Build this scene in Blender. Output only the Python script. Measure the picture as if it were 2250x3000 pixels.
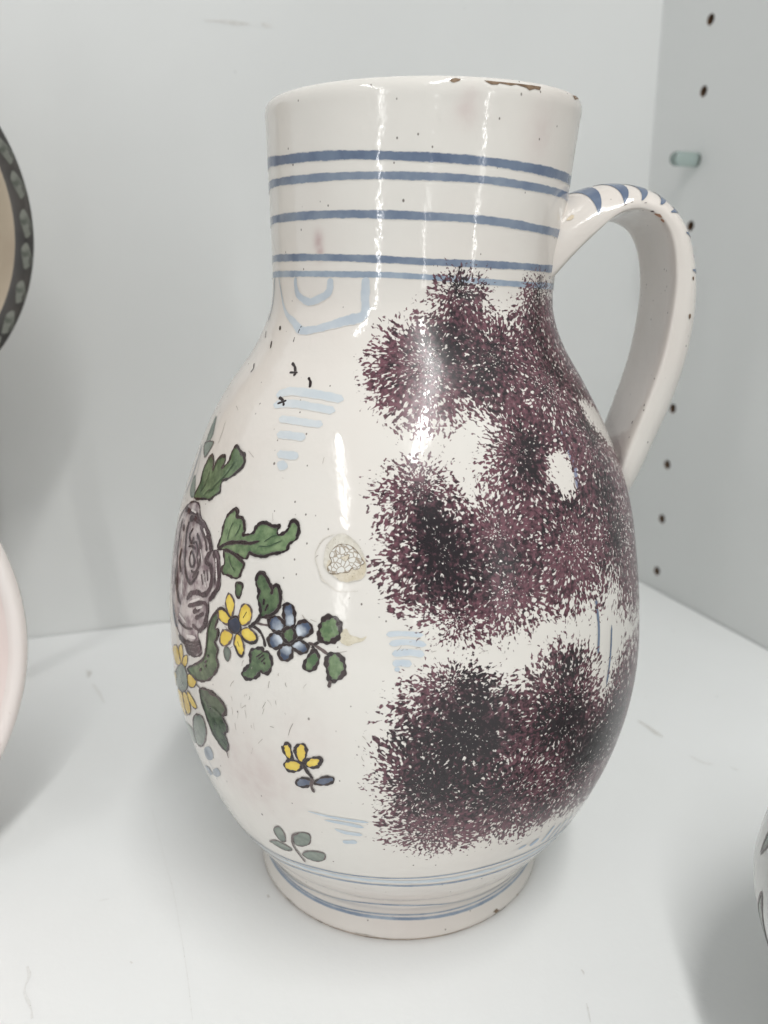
# A painted faience jug standing in a white display cabinet (Blender 4.5)
import bpy, bmesh, math, random
import numpy as np
from mathutils import Vector, Matrix
from mathutils.geometry import delaunay_2d_cdt

for o in list(bpy.data.objects):
    bpy.data.objects.remove(o)
scene = bpy.context.scene
COL = scene.collection

# ------------------------------------------------------------------ camera
cd = bpy.data.cameras.new('camera')
cam = bpy.data.objects.new('camera', cd)
COL.objects.link(cam)
cd.sensor_fit = 'HORIZONTAL'
cd.sensor_width = 36.0
cd.lens = 36.0 * 2253 / 2250
cd.clip_start, cd.clip_end = 0.01, 50
cam.location = (0, 0, 0.16307)
cam.rotation_euler = (math.radians(90 - 15.067), 0, 0)
cd.dof.use_dof = True
cd.dof.focus_distance = 0.168
cd.dof.aperture_fstop = 21.0
scene.camera = cam

# ------------------------------------------------------------------ light
world = bpy.data.worlds.new('World')
scene.world = world
world.use_nodes = True
world.node_tree.nodes['Background'].inputs[0].default_value = (0.972, 0.992, 1.0, 1)
world.node_tree.nodes['Background'].inputs[1].default_value = 0.45
JUG = Vector((0.005, 0.2065, 0))

def tube(name, a, b, h, width, watts, col=(1.0, 0.985, 0.965)):
    """a row of ceiling tubes above the open cabinet front, from plan point a to plan point b"""
    ld = bpy.data.lights.new(name, 'AREA')
    ld.shape = 'RECTANGLE'
    a, b = Vector(a), Vector(b)
    ld.size, ld.size_y = width, (b - a).length
    ld.energy, ld.color = watts, col
    o = bpy.data.objects.new(name, ld)
    m = (a + b) / 2
    o.location = (m.x, m.y, h)
    o.rotation_euler = (0, 0, math.atan2(-(b - a).x, (b - a).y))
    COL.objects.link(o)
    return o
tube('ceiling_lamp', (-0.66, -0.44), (-1.04, -1.60), 0.95, 0.036, 5.5)
tube('ceiling_lamp', (0.60, -0.30), (1.65, -1.40), 0.95, 0.05, 9.5)
tube('ceiling_lamp', (0.20, 0.03), (0.10, -0.90), 0.98, 0.06, 9)

def strip(name, az, d, z0, z1, width, watts):
    """a lit upright strip of another vitrine across the room, facing the jug"""
    ld = bpy.data.lights.new(name, 'AREA')
    ld.shape = 'RECTANGLE'
    ld.size, ld.size_y = width, z1 - z0
    ld.energy, ld.color = watts, (1.0, 0.99, 0.97)
    o = bpy.data.objects.new(name, ld)
    a = math.radians(az)
    o.location = JUG + Vector((math.sin(a) * d, -math.cos(a) * d, (z0 + z1) / 2))
    o.rotation_euler = (math.radians(90), 0, a)
    COL.objects.link(o)
strip('vitrine_lamp', -29, 3.0, -0.12, 0.10, 0.036, 1.1)
strip('vitrine_lamp', -29.3, 3.0, 0.15, 0.46, 0.036, 1.7)
strip('vitrine_lamp', -28.6, 3.0, 0.54, 1.1, 0.036, 3.0)
strip('vitrine_lamp', 43, 3.0, -0.10, 0.16, 0.026, 1.0)
strip('vitrine_lamp', 43.3, 3.0, 0.22, 0.8, 0.026, 2.2)
strip('vitrine_lamp', 6, 3.4, -0.25, 0.25, 0.03, 1.2)

vs = scene.view_settings
vs.view_transform = 'Standard'
vs.look = 'None'
vs.exposure = -0.13
vs.gamma = 1.0
vs.use_curve_mapping = False
scene.cycles.max_bounces = 7
scene.cycles.diffuse_bounces = 4
scene.cycles.glossy_bounces = 3
scene.cycles.adaptive_threshold = 0.02

# ------------------------------------------------------------------ measured data (metres, radians)
# PROF: the jug's outer profile, one row (radius, height, sideways lean) per DA of arc length.
# PAINT / BANDS: brushwork on the glaze as (angle, arc length mm[, width mm]).
# SPONGE / GAPS: outlines of the sponged manganese, DARK / TINT: (angle, arc mm, radius mm, amount).
PROF=np.array([[41.6,0.0,-0.487],[42.378,0.171,-0.484],[42.78,0.835,-0.473],[42.836,1.625,-0.46],[42.667,2.406,-0.447],[42.527,3.193,-0.434],[42.423,3.985,-0.42],[42.319,4.778,-0.406],[42.233,5.573,-0.393],[42.173,6.371,-0.379],[42.117,7.169,-0.365],[42.125,7.968,-0.351],[42.254,8.756,-0.337],[42.474,9.524,-0.324],[42.783,10.261,-0.311],[43.161,10.966,-0.298],[43.55,11.665,-0.286],[43.972,12.344,-0.274],[44.374,13.035,-0.262],[44.665,13.778,-0.249],[44.837,14.559,-0.236],[44.999,15.342,-0.222],[45.274,16.091,-0.209],[45.707,16.761,-0.198],[46.232,17.364,-0.188],[46.791,17.936,-0.178],[47.339,18.518,-0.168],[47.833,19.147,-0.158],[48.283,19.808,-0.147],[48.713,20.482,-0.136],[49.128,21.165,-0.124],[49.536,21.854,-0.113],[49.936,22.546,-0.102],[50.323,23.246,-0.091],[50.702,23.95,-0.08],[51.081,24.654,-0.069],[51.465,25.356,-0.058],[51.853,26.054,-0.048],[52.241,26.754,-0.038],[52.623,27.457,-0.027],[52.993,28.165,-0.017],[53.353,28.879,-0.007],[53.705,29.598,0.003],[54.049,30.319,0.013],[54.387,31.044,0.023],[54.717,31.773,0.032],[55.039,32.505,0.043],[55.355,33.239,0.053],[55.667,33.975,0.063],[55.975,34.713,0.073],[56.278,35.453,0.083],[56.578,36.195,0.093],[56.875,36.937,0.104],[57.171,37.68,0.114],[57.465,38.424,0.124],[57.755,39.169,0.134],[58.042,39.916,0.144],[58.323,40.664,0.154],[58.6,41.415,0.164],[58.872,42.166,0.174],[59.139,42.92,0.184],[59.401,43.676,0.194],[59.659,44.433,0.204],[59.91,45.192,0.213],[60.157,45.953,0.223],[60.397,46.715,0.232],[60.632,47.48,0.241],[60.861,48.246,0.25],[61.084,49.014,0.259],[61.301,49.784,0.268],[61.511,50.555,0.276],[61.715,51.328,0.285],[61.912,52.103,0.293],[62.103,52.88,0.301],[62.287,53.658,0.308],[62.465,54.438,0.316],[62.636,55.219,0.323],[62.8,56.002,0.33],[62.958,56.786,0.336],[63.11,57.571,0.343],[63.255,58.357,0.348],[63.393,59.145,0.354],[63.525,59.934,0.359],[63.65,60.723,0.364],[63.769,61.514,0.369],[63.882,62.306,0.373],[63.988,63.099,0.377],[64.087,63.892,0.38],[64.18,64.686,0.383],[64.267,65.481,0.386],[64.347,66.277,0.388],[64.42,67.073,0.389],[64.487,67.87,0.391],[64.546,68.668,0.391],[64.599,69.466,0.391],[64.642,70.264,0.391],[64.677,71.063,0.389],[64.704,71.862,0.386],[64.724,72.662,0.382],[64.738,73.461,0.377],[64.744,74.261,0.371],[64.744,75.061,0.363],[64.738,75.86,0.355],[64.727,76.66,0.346],[64.71,77.46,0.337],[64.688,78.259,0.326],[64.662,79.058,0.315],[64.631,79.857,0.304],[64.597,80.656,0.293],[64.559,81.455,0.281],[64.518,82.254,0.269],[64.475,83.052,0.257],[64.429,83.851,0.245],[64.379,84.649,0.233],[64.324,85.447,0.221],[64.266,86.244,0.21],[64.204,87.041,0.199],[64.137,87.838,0.188],[64.065,88.635,0.178],[63.989,89.431,0.169],[63.909,90.226,0.16],[63.825,91.022,0.152],[63.736,91.816,0.145],[63.643,92.611,0.14],[63.546,93.404,0.135],[63.445,94.198,0.131],[63.34,94.991,0.128],[63.231,95.783,0.127],[63.118,96.574,0.128],[63.0,97.365,0.129],[62.879,98.156,0.133],[62.753,98.946,0.138],[62.625,99.735,0.144],[62.495,100.524,0.153],[62.361,101.312,0.164],[62.225,102.1,0.177],[62.086,102.888,0.192],[61.945,103.675,0.208],[61.801,104.462,0.226],[61.653,105.248,0.245],[61.501,106.033,0.265],[61.343,106.817,0.286],[61.182,107.6,0.308],[61.014,108.382,0.33],[60.84,109.162,0.353],[60.66,109.941,0.375],[60.473,110.719,0.398],[60.279,111.495,0.42],[60.077,112.268,0.443],[59.866,113.04,0.464],[59.648,113.809,0.485],[59.423,114.577,0.504],[59.191,115.342,0.523],[58.952,116.105,0.541],[58.706,116.866,0.557],[58.454,117.625,0.571],[58.197,118.382,0.584],[57.934,119.137,0.595],[57.665,119.89,0.604],[57.391,120.642,0.61],[57.112,121.391,0.613],[56.828,122.139,0.614],[56.539,122.884,0.612],[56.245,123.628,0.609],[55.948,124.371,0.603],[55.646,125.111,0.596],[55.34,125.85,0.587],[55.03,126.587,0.578],[54.717,127.323,0.568],[54.4,128.057,0.557],[54.081,128.79,0.547],[53.756,129.521,0.536],[53.427,130.25,0.526],[53.093,130.977,0.516],[52.755,131.701,0.507],[52.411,132.423,0.5],[52.061,133.142,0.493],[51.705,133.858,0.489],[51.343,134.571,0.486],[50.975,135.281,0.485],[50.6,135.987,0.486],[50.217,136.69,0.49],[49.828,137.388,0.496],[49.433,138.083,0.506],[49.033,138.776,0.518],[48.628,139.466,0.533],[48.218,140.152,0.552],[47.803,140.836,0.574],[47.384,141.517,0.598],[46.964,142.198,0.624],[46.544,142.878,0.653],[46.121,143.556,0.683],[45.693,144.232,0.716],[45.258,144.904,0.749],[44.815,145.569,0.784],[44.364,146.23,0.82],[43.908,146.887,0.856],[43.451,147.543,0.894],[42.994,148.199,0.932],[42.531,148.851,0.971],[42.065,149.501,1.01],[41.604,150.154,1.049],[41.157,150.817,1.089],[40.729,151.493,1.13],[40.314,152.176,1.171],[39.911,152.867,1.212],[39.521,153.565,1.253],[39.145,154.271,1.293],[38.781,154.983,1.333],[38.43,155.701,1.373],[38.094,156.427,1.414],[37.774,157.16,1.456],[37.466,157.898,1.498],[37.173,158.642,1.541],[36.901,159.394,1.585],[36.654,160.154,1.63],[36.427,160.921,1.675],[36.224,161.695,1.721],[36.049,162.475,1.768],[35.912,163.263,1.815],[35.816,164.057,1.863],[35.752,164.854,1.911],[35.71,165.652,1.959],[35.687,166.452,2.008],[35.692,167.251,2.056],[35.713,168.051,2.104],[35.738,168.85,2.152],[35.758,169.649,2.2],[35.783,170.449,2.247],[35.809,171.248,2.295],[35.835,172.047,2.342],[35.858,172.847,2.388],[35.881,173.646,2.435],[35.908,174.445,2.48],[35.944,175.244,2.526],[35.99,176.042,2.57],[36.043,176.84,2.615],[36.099,177.638,2.659],[36.156,178.436,2.703],[36.218,179.233,2.747],[36.281,180.03,2.79],[36.343,180.827,2.833],[36.403,181.625,2.876],[36.461,182.422,2.919],[36.518,183.22,2.961],[36.573,184.018,3.004],[36.624,184.816,3.046],[36.674,185.614,3.088],[36.722,186.412,3.13],[36.772,187.211,3.172],[36.821,188.009,3.213],[36.871,188.807,3.255],[36.921,189.605,3.296],[36.971,190.403,3.337],[37.022,191.201,3.379],[37.073,191.999,3.42],[37.125,192.797,3.461],[37.178,193.595,3.502],[37.232,194.393,3.543],[37.286,195.191,3.584],[37.342,195.989,3.625],[37.398,196.786,3.665],[37.456,197.584,3.706],[37.515,198.381,3.747],[37.575,199.179,3.788],[37.635,199.976,3.829],[37.697,200.774,3.87],[37.758,201.571,3.911],[37.825,202.368,3.952],[37.928,203.161,3.993],[38.015,203.956,4.035],[38.015,204.754,4.076],[37.921,205.548,4.118],[37.633,206.286,4.156],[37.073,206.85,4.186],[36.336,207.145,4.194],[35.54,207.197,4.194],[34.755,207.058,4.194],[34.094,206.628,4.174],[33.6,206.0,4.141]])/1000
DA=0.799690/1000
X0,Y0=0.00520,0.20654
PAINT=[
["painted_scallop",{"s":[[-0.8804,181.08,1.13],[-0.8793,179.45,1.41],[-0.8532,177.44,1.6],[-0.7872,176.16,1.68],[-0.722,175.61,1.85],[-0.6586,176.14,1.93],[-0.6013,176.92,1.92],[-0.5711,177.88,1.91],[-0.5641,179.1,1.99],[-0.5649,180.66,1.99]],"m":"pale_blue"}],
["painted_scallop",{"s":[[-1.1366,181.33,0.39],[-1.0939,178.67,0.51],[-1.03,175.26,0.78],[-0.9437,172.79,1.15],[-0.8413,171.1,1.7],[-0.7622,169.41,2.06],[-0.6991,169.07,2.04],[-0.605,169.62,1.92],[-0.4942,170.72,2.17],[-0.3998,171.67,2.51],[-0.3338,172.23,2.5],[-0.3074,173.48,2.14],[-0.3159,176.1,2.14],[-0.3184,178.67,2.22],[-0.3185,180.7,2.21]],"m":"pale_blue"}],
["painted_scallop",{"s":[[-1.2442,181.45,0.8],[-1.2738,178.2,0.91],[-1.2797,174.28,1.01],[-1.2717,170.81,0.91]],"m":"pale_blue2"}],
["brush_dash",{"s":[[-0.7041,153.02,2.22],[-0.6112,154.23,2.19],[-0.4445,153.83,2.14],[-0.3177,152.93,2.11]],"m":"dash_blue"}],
["brush_dash",{"s":[[-0.6944,150.67,2.02],[-0.581,151.34,1.99],[-0.4612,150.97,1.96],[-0.3451,150.31,1.93]],"m":"dash_blue"}],
["brush_dash",{"s":[[-0.6252,147.62,1.81],[-0.5479,147.52,1.79],[-0.4646,147.29,1.77],[-0.3886,147.09,1.75]],"m":"dash_blue"}],
["brush_dash",{"s":[[-0.6066,144.03,1.95],[-0.5236,144.1,1.93],[-0.4554,143.92,1.91]],"m":"dash_blue"}],
["brush_dash",{"s":[[-0.5769,139.77,1.94],[-0.4991,139.77,1.91],[-0.4687,139.71,1.9]],"m":"dash_blue"}],
["brush_dash",{"s":[[-0.5636,137.83,1.19],[-0.5392,137.41,2.36],[-0.5088,137.22,1.18]],"m":"dash_blue"}],
["brush_dash",{"s":[[-0.0777,104.43,1.19],[-0.0273,104.71,1.19],[0.0421,104.42,1.19]],"m":"dash_blue2"}],
["brush_dash",{"s":[[-0.0677,102.5,1.39],[-0.0144,102.98,1.39],[0.0517,102.37,1.39]],"m":"dash_blue2"}],
["brush_dash",{"s":[[-0.058,100.4,1.59],[-0.0079,100.85,1.59],[0.0454,100.33,1.59]],"m":"dash_blue2"}],
["brush_dash",{"s":[[-0.0567,98.33,1.59],[-0.0329,98.59,1.59],[0.0046,98.4,1.59]],"m":"dash_blue2"}],
["brush_dash",{"s":[[-0.0504,97.12,0.99],[-0.0329,97.29,0.99]],"m":"dash_blue2"}],
["brush_dash",{"s":[[-0.3692,59.6,0.28],[-0.3172,59.42,0.64],[-0.2551,59.33,0.73],[-0.1432,59.29,0.81]],"m":"dash_blue2"}],
["brush_dash",{"s":[[-0.3079,57.94,0.46],[-0.2263,57.94,1.09],[-0.1612,57.5,1.0]],"m":"dash_blue2"}],
["brush_dash",{"s":[[-0.272,55.58,0.73],[-0.2298,54.97,1.19],[-0.1685,54.94,1.19]],"m":"dash_blue2"}],
["brush_dash",{"s":[[-0.2468,51.43,1.3],[-0.1903,52.23,1.38]],"m":"dash_blue2"}],
["painted_tick",{"s":[[-0.9899,169.9,0.46],[-0.9607,168.98,0.46]],"m":"outline"}],
["painted_tick",{"s":[[-1.2083,168.45,0.24],[-1.1516,166.73,0.24]],"m":"outline"}],
["painted_tick",{"s":[[-1.0151,166.13,0.43],[-1.0019,165.33,0.43],[-0.9823,164.36,0.42]],"m":"outline"}],
["painted_tick",{"s":[[-1.0925,159.99,0.33],[-1.0516,158.76,0.33],[-1.0551,157.58,0.33]],"m":"outline"}],
["painted_tick",{"s":[[-0.7078,161.23,0.53],[-0.6714,160.25,0.53],[-0.6481,158.87,0.52],[-0.6449,157.89,0.52]],"m":"outline"}],
["painted_tick",{"s":[[-0.6893,158.77,0.37],[-0.6303,158.85,0.37]],"m":"outline"}],
["painted_tick",{"s":[[-0.5492,157.89,0.51],[-0.5253,156.74,0.51],[-0.5152,155.39,0.51]],"m":"outline"}],
["painted_tick",{"s":[[-0.6792,152.56,0.52],[-0.6462,151.87,0.52],[-0.6248,150.61,0.52]],"m":"outline"}],
["painted_tick",{"s":[[-0.6724,150.96,0.4],[-0.6214,151.97,0.39]],"m":"outline"}],
["painted_tick",{"s":[[-0.7505,170.26,0.25],[-0.7605,168.47,0.25]],"m":"outline"}],
["painted_tick",{"s":[[-0.7783,167.49,0.16],[-0.7735,166.31,0.16]],"m":"outline"}],
["painted_leaf",{"f":[[-1.0775,124.88],[-1.058,128.95],[-1.0724,131.94],[-1.058,133.84],[-1.0557,135.27],[-1.0234,136.1],[-0.9882,135.21],[-0.9632,132.72],[-0.9596,135.14],[-0.9319,136.74],[-0.8952,136.88],[-0.8845,135.47],[-0.8932,134.06],[-0.8552,136.06],[-0.8563,137.7],[-0.8475,139.43],[-0.8303,139.89],[-0.8004,139.12],[-0.7821,138.27],[-0.7602,138.76],[-0.7461,136.92],[-0.751,135.29],[-0.7858,133.71],[-0.8231,132.25],[-0.8586,131.42],[-0.8622,130.07],[-0.8565,128.82],[-0.8892,127.49],[-0.9145,126.37],[-0.9636,125.96]],"m":"green","o":0.37,"om":"outline"},{"s":[[-0.8455,139.28,0.56],[-0.8303,139.89,0.56],[-0.7958,138.99,0.56],[-0.7684,138.37,0.56],[-0.7461,136.92,0.55],[-0.7521,135.44,0.55],[-0.7858,133.71,0.56]],"m":"outline"},{"s":[[-1.0502,134.97,0.53],[-1.0222,136.0,0.52],[-0.9913,135.18,0.52]],"m":"outline"},{"s":[[-0.9491,135.91,0.51],[-0.9197,136.78,0.51],[-0.8955,136.55,0.51]],"m":"outline"},{"s":[[-1.0243,126.93,0.26],[-0.9929,129.35,0.26],[-0.9899,132.45,0.26]],"m":"green_dark"},{"s":[[-0.9411,127.56,0.29],[-0.9028,129.98,0.29],[-0.8433,133.2,0.28],[-0.8099,136.43,0.28]],"m":"green_dark"},{"s":[[-0.9821,126.24,0.26],[-0.9474,128.17,0.26],[-0.9047,128.97,0.25]],"m":"green_dark"}],
["painted_leaf",{"f":[[-0.7818,116.71],[-0.7745,119.5],[-0.7747,122.34],[-0.7678,124.0],[-0.7463,125.49],[-0.7236,126.5],[-0.7074,125.58],[-0.7075,124.64],[-0.6801,124.77],[-0.6587,123.59],[-0.65,122.15],[-0.6542,121.19],[-0.608,122.12],[-0.6007,123.55],[-0.5781,124.5],[-0.5459,124.78],[-0.5186,124.26],[-0.4955,124.74],[-0.5005,123.68],[-0.4942,122.69],[-0.4667,123.5],[-0.4533,124.77],[-0.446,126.14],[-0.4221,125.85],[-0.4108,124.48],[-0.4176,122.39],[-0.4425,121.19],[-0.4499,119.82],[-0.4822,118.97],[-0.5106,118.57],[-0.5391,117.69],[-0.5768,117.62],[-0.6074,117.74],[-0.6195,116.4],[-0.6479,116.37],[-0.6867,116.83],[-0.7515,116.79]],"m":"green_light","o":0.4,"om":"outline"},{"s":[[-0.7812,116.56,0.37],[-0.7267,118.51,0.67],[-0.6541,119.57,0.66],[-0.6121,119.81,0.6],[-0.5688,120.75,0.24]],"m":"outline"},{"s":[[-0.749,125.14,0.58],[-0.7293,126.14,0.58],[-0.7108,125.54,0.58],[-0.7067,124.72,0.58],[-0.6799,124.7,0.57],[-0.66,123.58,0.57],[-0.6511,122.08,0.57]],"m":"outline"},{"s":[[-0.5983,122.96,0.56],[-0.5893,124.11,0.56],[-0.5656,124.7,0.56],[-0.525,124.36,0.56],[-0.4975,124.49,0.55]],"m":"outline"},{"s":[[-0.4552,124.46,0.61],[-0.448,125.83,0.61],[-0.4281,125.96,0.61],[-0.4132,124.74,0.61],[-0.4153,122.71,0.6]],"m":"outline"},{"s":[[-0.6114,117.85,0.51],[-0.5765,117.53,0.5],[-0.5391,117.69,0.5],[-0.5103,118.48,0.5],[-0.4654,119.26,0.49]],"m":"outline"},{"s":[[-0.7331,119.06,0.24],[-0.7304,121.59,0.24],[-0.7197,123.27,0.24]],"m":"green_dark"},{"s":[[-0.6961,120.42,0.24],[-0.6811,122.14,0.24],[-0.6804,123.37,0.24]],"m":"green_dark"},{"s":[[-0.5493,120.73,0.27],[-0.5169,122.21,0.26],[-0.4942,122.69,0.26]],"m":"green_dark"},{"s":[[-0.5713,119.61,0.27],[-0.5277,120.04,0.26],[-0.4727,121.69,0.26]],"m":"green_dark"}],
["painted_leaf",{"f":[[-0.7426,116.75],[-0.7031,116.93],[-0.6537,116.0],[-0.624,115.12],[-0.6322,113.8],[-0.6409,112.17],[-0.6607,111.54],[-0.6988,111.71],[-0.7265,111.63],[-0.7384,112.73],[-0.7276,114.13]],"m":"green_light","o":0.37,"om":"outline"},{"s":[[-0.7361,117.15,0.52],[-0.6944,116.73,0.52],[-0.6457,115.79,0.51],[-0.6256,115.11,0.51],[-0.6271,114.02,0.51]],"m":"outline"},{"s":[[-0.7101,115.92,0.24],[-0.6921,114.29,0.24],[-0.6655,113.08,0.24]],"m":"green_dark"}],
["painted_bud",{"f":[[-0.6518,110.79],[-0.6307,110.91],[-0.6194,110.6],[-0.6222,108.71],[-0.63,107.68],[-0.6441,107.8],[-0.6526,108.92]],"m":"green","o":0.27,"om":"outline"},{"s":[[-0.6443,110.73,0.36],[-0.6237,110.79,0.36],[-0.6188,110.3,0.36]],"m":"outline"}],
["painted_leaf",{"f":[[-0.5616,112.21],[-0.5591,113.64],[-0.54,114.28],[-0.5182,113.68],[-0.5032,112.45],[-0.4877,111.41],[-0.4796,112.29],[-0.4666,112.32],[-0.4542,110.97],[-0.4494,109.24],[-0.4563,107.58],[-0.473,106.2],[-0.495,105.33],[-0.5256,104.75],[-0.5289,105.94],[-0.5327,107.11],[-0.5458,108.56],[-0.5423,110.01],[-0.5553,111.27]],"m":"green","o":0.47,"om":"outline"},{"s":[[-0.5592,112.03,0.59],[-0.5567,113.46,0.59],[-0.5418,114.12,0.59],[-0.5199,113.66,0.59],[-0.5009,112.27,0.59],[-0.4869,111.02,0.58],[-0.4907,110.09,0.59]],"m":"outline"},{"s":[[-0.4828,111.86,0.58],[-0.4701,112.29,0.58],[-0.456,110.95,0.58],[-0.4499,109.42,0.58],[-0.4546,107.59,0.58],[-0.473,106.2,0.59],[-0.4984,105.3,0.59]],"m":"outline"},{"s":[[-0.5169,108.9,0.43],[-0.5177,107.48,0.43]],"m":"outline"},{"s":[[-0.4987,107.91,0.43],[-0.5097,106.27,0.43]],"m":"outline"},{"s":[[-0.5252,105.38,0.67],[-0.5381,103.89,0.67],[-0.567,102.12,0.68]],"m":"outline"}],
["painted_flower",{"f":[[-0.6836,107.84],[-0.66,107.03],[-0.65,105.73],[-0.6538,104.0],[-0.6638,102.8],[-0.6826,103.76],[-0.6959,105.24],[-0.6956,106.51]],"m":"yellow","o":0.28,"om":"outline_soft"},{"f":[[-0.7339,103.35],[-0.7087,103.98],[-0.6846,103.52],[-0.6658,102.56],[-0.6691,101.45],[-0.6831,100.79],[-0.7091,100.99],[-0.7306,101.7]],"m":"yellow","o":0.29,"om":"outline_soft"},{"f":[[-0.612,106.16],[-0.5952,106.7],[-0.5727,106.19],[-0.5652,104.65],[-0.5726,103.11],[-0.5967,101.94],[-0.6166,102.06],[-0.6251,103.18],[-0.6207,104.91]],"m":"yellow","o":0.28,"om":"outline_soft"},{"f":[[-0.6988,99.25],[-0.6674,99.56],[-0.6503,99.0],[-0.6559,97.63],[-0.6744,96.24],[-0.6963,95.63],[-0.7147,96.15],[-0.7134,97.69]],"m":"yellow","o":0.29,"om":"outline_soft"},{"f":[[-0.6317,99.52],[-0.6141,99.37],[-0.5973,97.97],[-0.5925,96.35],[-0.6005,95.17],[-0.6136,94.94],[-0.6323,95.89],[-0.6419,97.23]],"m":"yellow","o":0.28,"om":"outline_soft"},{"f":[[-0.5876,101.56],[-0.5665,101.55],[-0.545,100.83],[-0.536,99.72],[-0.5518,98.86],[-0.5763,98.71],[-0.6028,99.34],[-0.6103,100.49]],"m":"yellow","o":0.28,"om":"outline_soft"},{"s":[[-0.7388,103.06,0.5],[-0.7187,103.93,0.49],[-0.693,103.8,0.49],[-0.664,102.68,0.49]],"m":"outline"},{"s":[[-0.6369,96.89,0.45],[-0.6183,95.07,0.45],[-0.6007,94.94,0.44],[-0.5922,96.15,0.44]],"m":"outline"},{"s":[[-0.6072,99.27,0.48],[-0.5766,98.49,0.48],[-0.5518,98.7,0.48],[-0.5355,99.72,0.48],[-0.543,101.07,0.48]],"m":"outline"},{"s":[[-0.6029,103.51,0.1],[-0.5881,105.16,0.1]],"m":"outline"},{"s":[[-0.6242,97.95,0.1],[-0.6144,96.84,0.1]],"m":"outline"},{"f":[[-0.6569,102.69],[-0.6341,103.36],[-0.6168,102.27],[-0.6108,100.9],[-0.6255,99.72],[-0.6484,99.56],[-0.6706,100.36],[-0.6724,101.81]],"m":"navy","o":0.28,"om":"outline"}],
["painted_bud",{"f":[[-0.6913,95.28],[-0.6691,95.69],[-0.657,94.61],[-0.6667,92.69],[-0.6809,92.42],[-0.6936,93.71]],"m":"grey_green","o":0.12,"om":"outline_soft"}],
["painted_stem",{"s":[[-0.5793,101.99,0.54],[-0.5503,102.2,0.54],[-0.5255,101.51,0.53],[-0.5089,100.08,0.53],[-0.5019,98.44,0.53]],"m":"outline"}],
["painted_stem",{"s":[[-0.5474,103.26,0.4],[-0.5193,103.23,0.39],[-0.4866,103.39,0.39]],"m":"outline_soft"}],
["painted_leaf",{"f":[[-0.5629,96.82],[-0.5387,97.61],[-0.5151,97.95],[-0.5072,97.44],[-0.4882,97.49],[-0.4747,96.02],[-0.4741,94.59],[-0.4875,92.92],[-0.5105,92.47],[-0.5181,92.88],[-0.5343,91.35],[-0.5589,90.29],[-0.588,90.01],[-0.6032,90.81],[-0.5833,92.46],[-0.5663,93.82],[-0.5646,95.53]],"m":"green","o":0.48,"om":"outline"},{"s":[[-0.538,95.7,0.24],[-0.5112,97.13,0.24]],"m":"outline"},{"s":[[-0.5284,95.35,0.28],[-0.505,96.74,0.28]],"m":"outline"},{"s":[[-0.5161,94.92,0.28],[-0.5011,96.07,0.28]],"m":"outline"},{"s":[[-0.5067,94.74,0.4],[-0.4989,94.96,0.4]],"m":"outline"}],
["painted_flower",{"f":[[-0.4366,107.98],[-0.4249,108.69],[-0.4053,108.68],[-0.3921,106.64],[-0.393,104.26],[-0.419,103.8],[-0.4315,105.45]],"m":"petal_blue","c":[-0.409,102.204],"o":0.46,"om":"outline"},{"f":[[-0.4901,104.8],[-0.4721,105.61],[-0.4498,105.46],[-0.4303,104.48],[-0.4327,103.05],[-0.4539,102.3],[-0.4804,102.69],[-0.4908,103.57]],"m":"petal_blue","c":[-0.409,102.204],"o":0.47,"om":"outline"},{"f":[[-0.4863,101.0],[-0.4647,102.08],[-0.4391,101.97],[-0.4275,100.9],[-0.4375,99.56],[-0.4625,98.65],[-0.4814,99.02],[-0.4892,99.95]],"m":"petal_blue","c":[-0.409,102.204],"o":0.47,"om":"outline"},{"f":[[-0.4406,99.14],[-0.4234,100.14],[-0.3988,100.01],[-0.3945,98.45],[-0.4077,96.89],[-0.429,96.52],[-0.4455,97.44]],"m":"petal_blue","c":[-0.409,102.204],"o":0.47,"om":"outline"},{"f":[[-0.3954,100.65],[-0.3788,101.42],[-0.3547,101.27],[-0.3395,100.61],[-0.3404,99.42],[-0.3605,98.81],[-0.381,99.2],[-0.3952,99.84]],"m":"petal_blue","c":[-0.409,102.204],"o":0.46,"om":"outline"},{"f":[[-0.3861,104.33],[-0.3683,105.48],[-0.3446,105.7],[-0.3271,104.67],[-0.3327,103.25],[-0.3554,102.25],[-0.3793,102.01],[-0.3887,103.11]],"m":"petal_blue","c":[-0.409,102.204],"o":0.46,"om":"outline"},{"f":[[-0.4323,102.65],[-0.4224,103.46],[-0.405,103.84],[-0.3888,103.31],[-0.3862,102.14],[-0.3958,101.05],[-0.4131,100.66],[-0.4295,101.28]],"m":"green","o":0.51,"om":"outline"}],
["painted_stem",{"s":[[-0.3398,101.16,0.52],[-0.3182,101.0,0.52],[-0.2918,100.24,0.52],[-0.2642,99.24,0.51]],"m":"outline_soft"},{"s":[[-0.3182,101.0,0.5],[-0.3023,101.73,0.5],[-0.2947,102.77,0.5]],"m":"outline"},{"s":[[-0.3246,100.75,0.54],[-0.3136,99.76,0.54]],"m":"outline"}],
["painted_leaf",{"f":[[-0.2995,105.09],[-0.2893,106.52],[-0.2675,107.35],[-0.2416,107.04],[-0.2292,105.17],[-0.2329,103.41],[-0.2482,102.52],[-0.2701,101.78],[-0.2926,102.21],[-0.3016,103.5]],"m":"green_light","o":0.69,"om":"outline"}],
["painted_leaf",{"f":[[-0.3144,99.85],[-0.2993,98.59],[-0.3037,97.15],[-0.3199,95.58],[-0.3394,95.2],[-0.3512,95.89],[-0.3464,97.35],[-0.3305,98.9]],"m":"green_light","o":0.46,"om":"outline"}],
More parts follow.
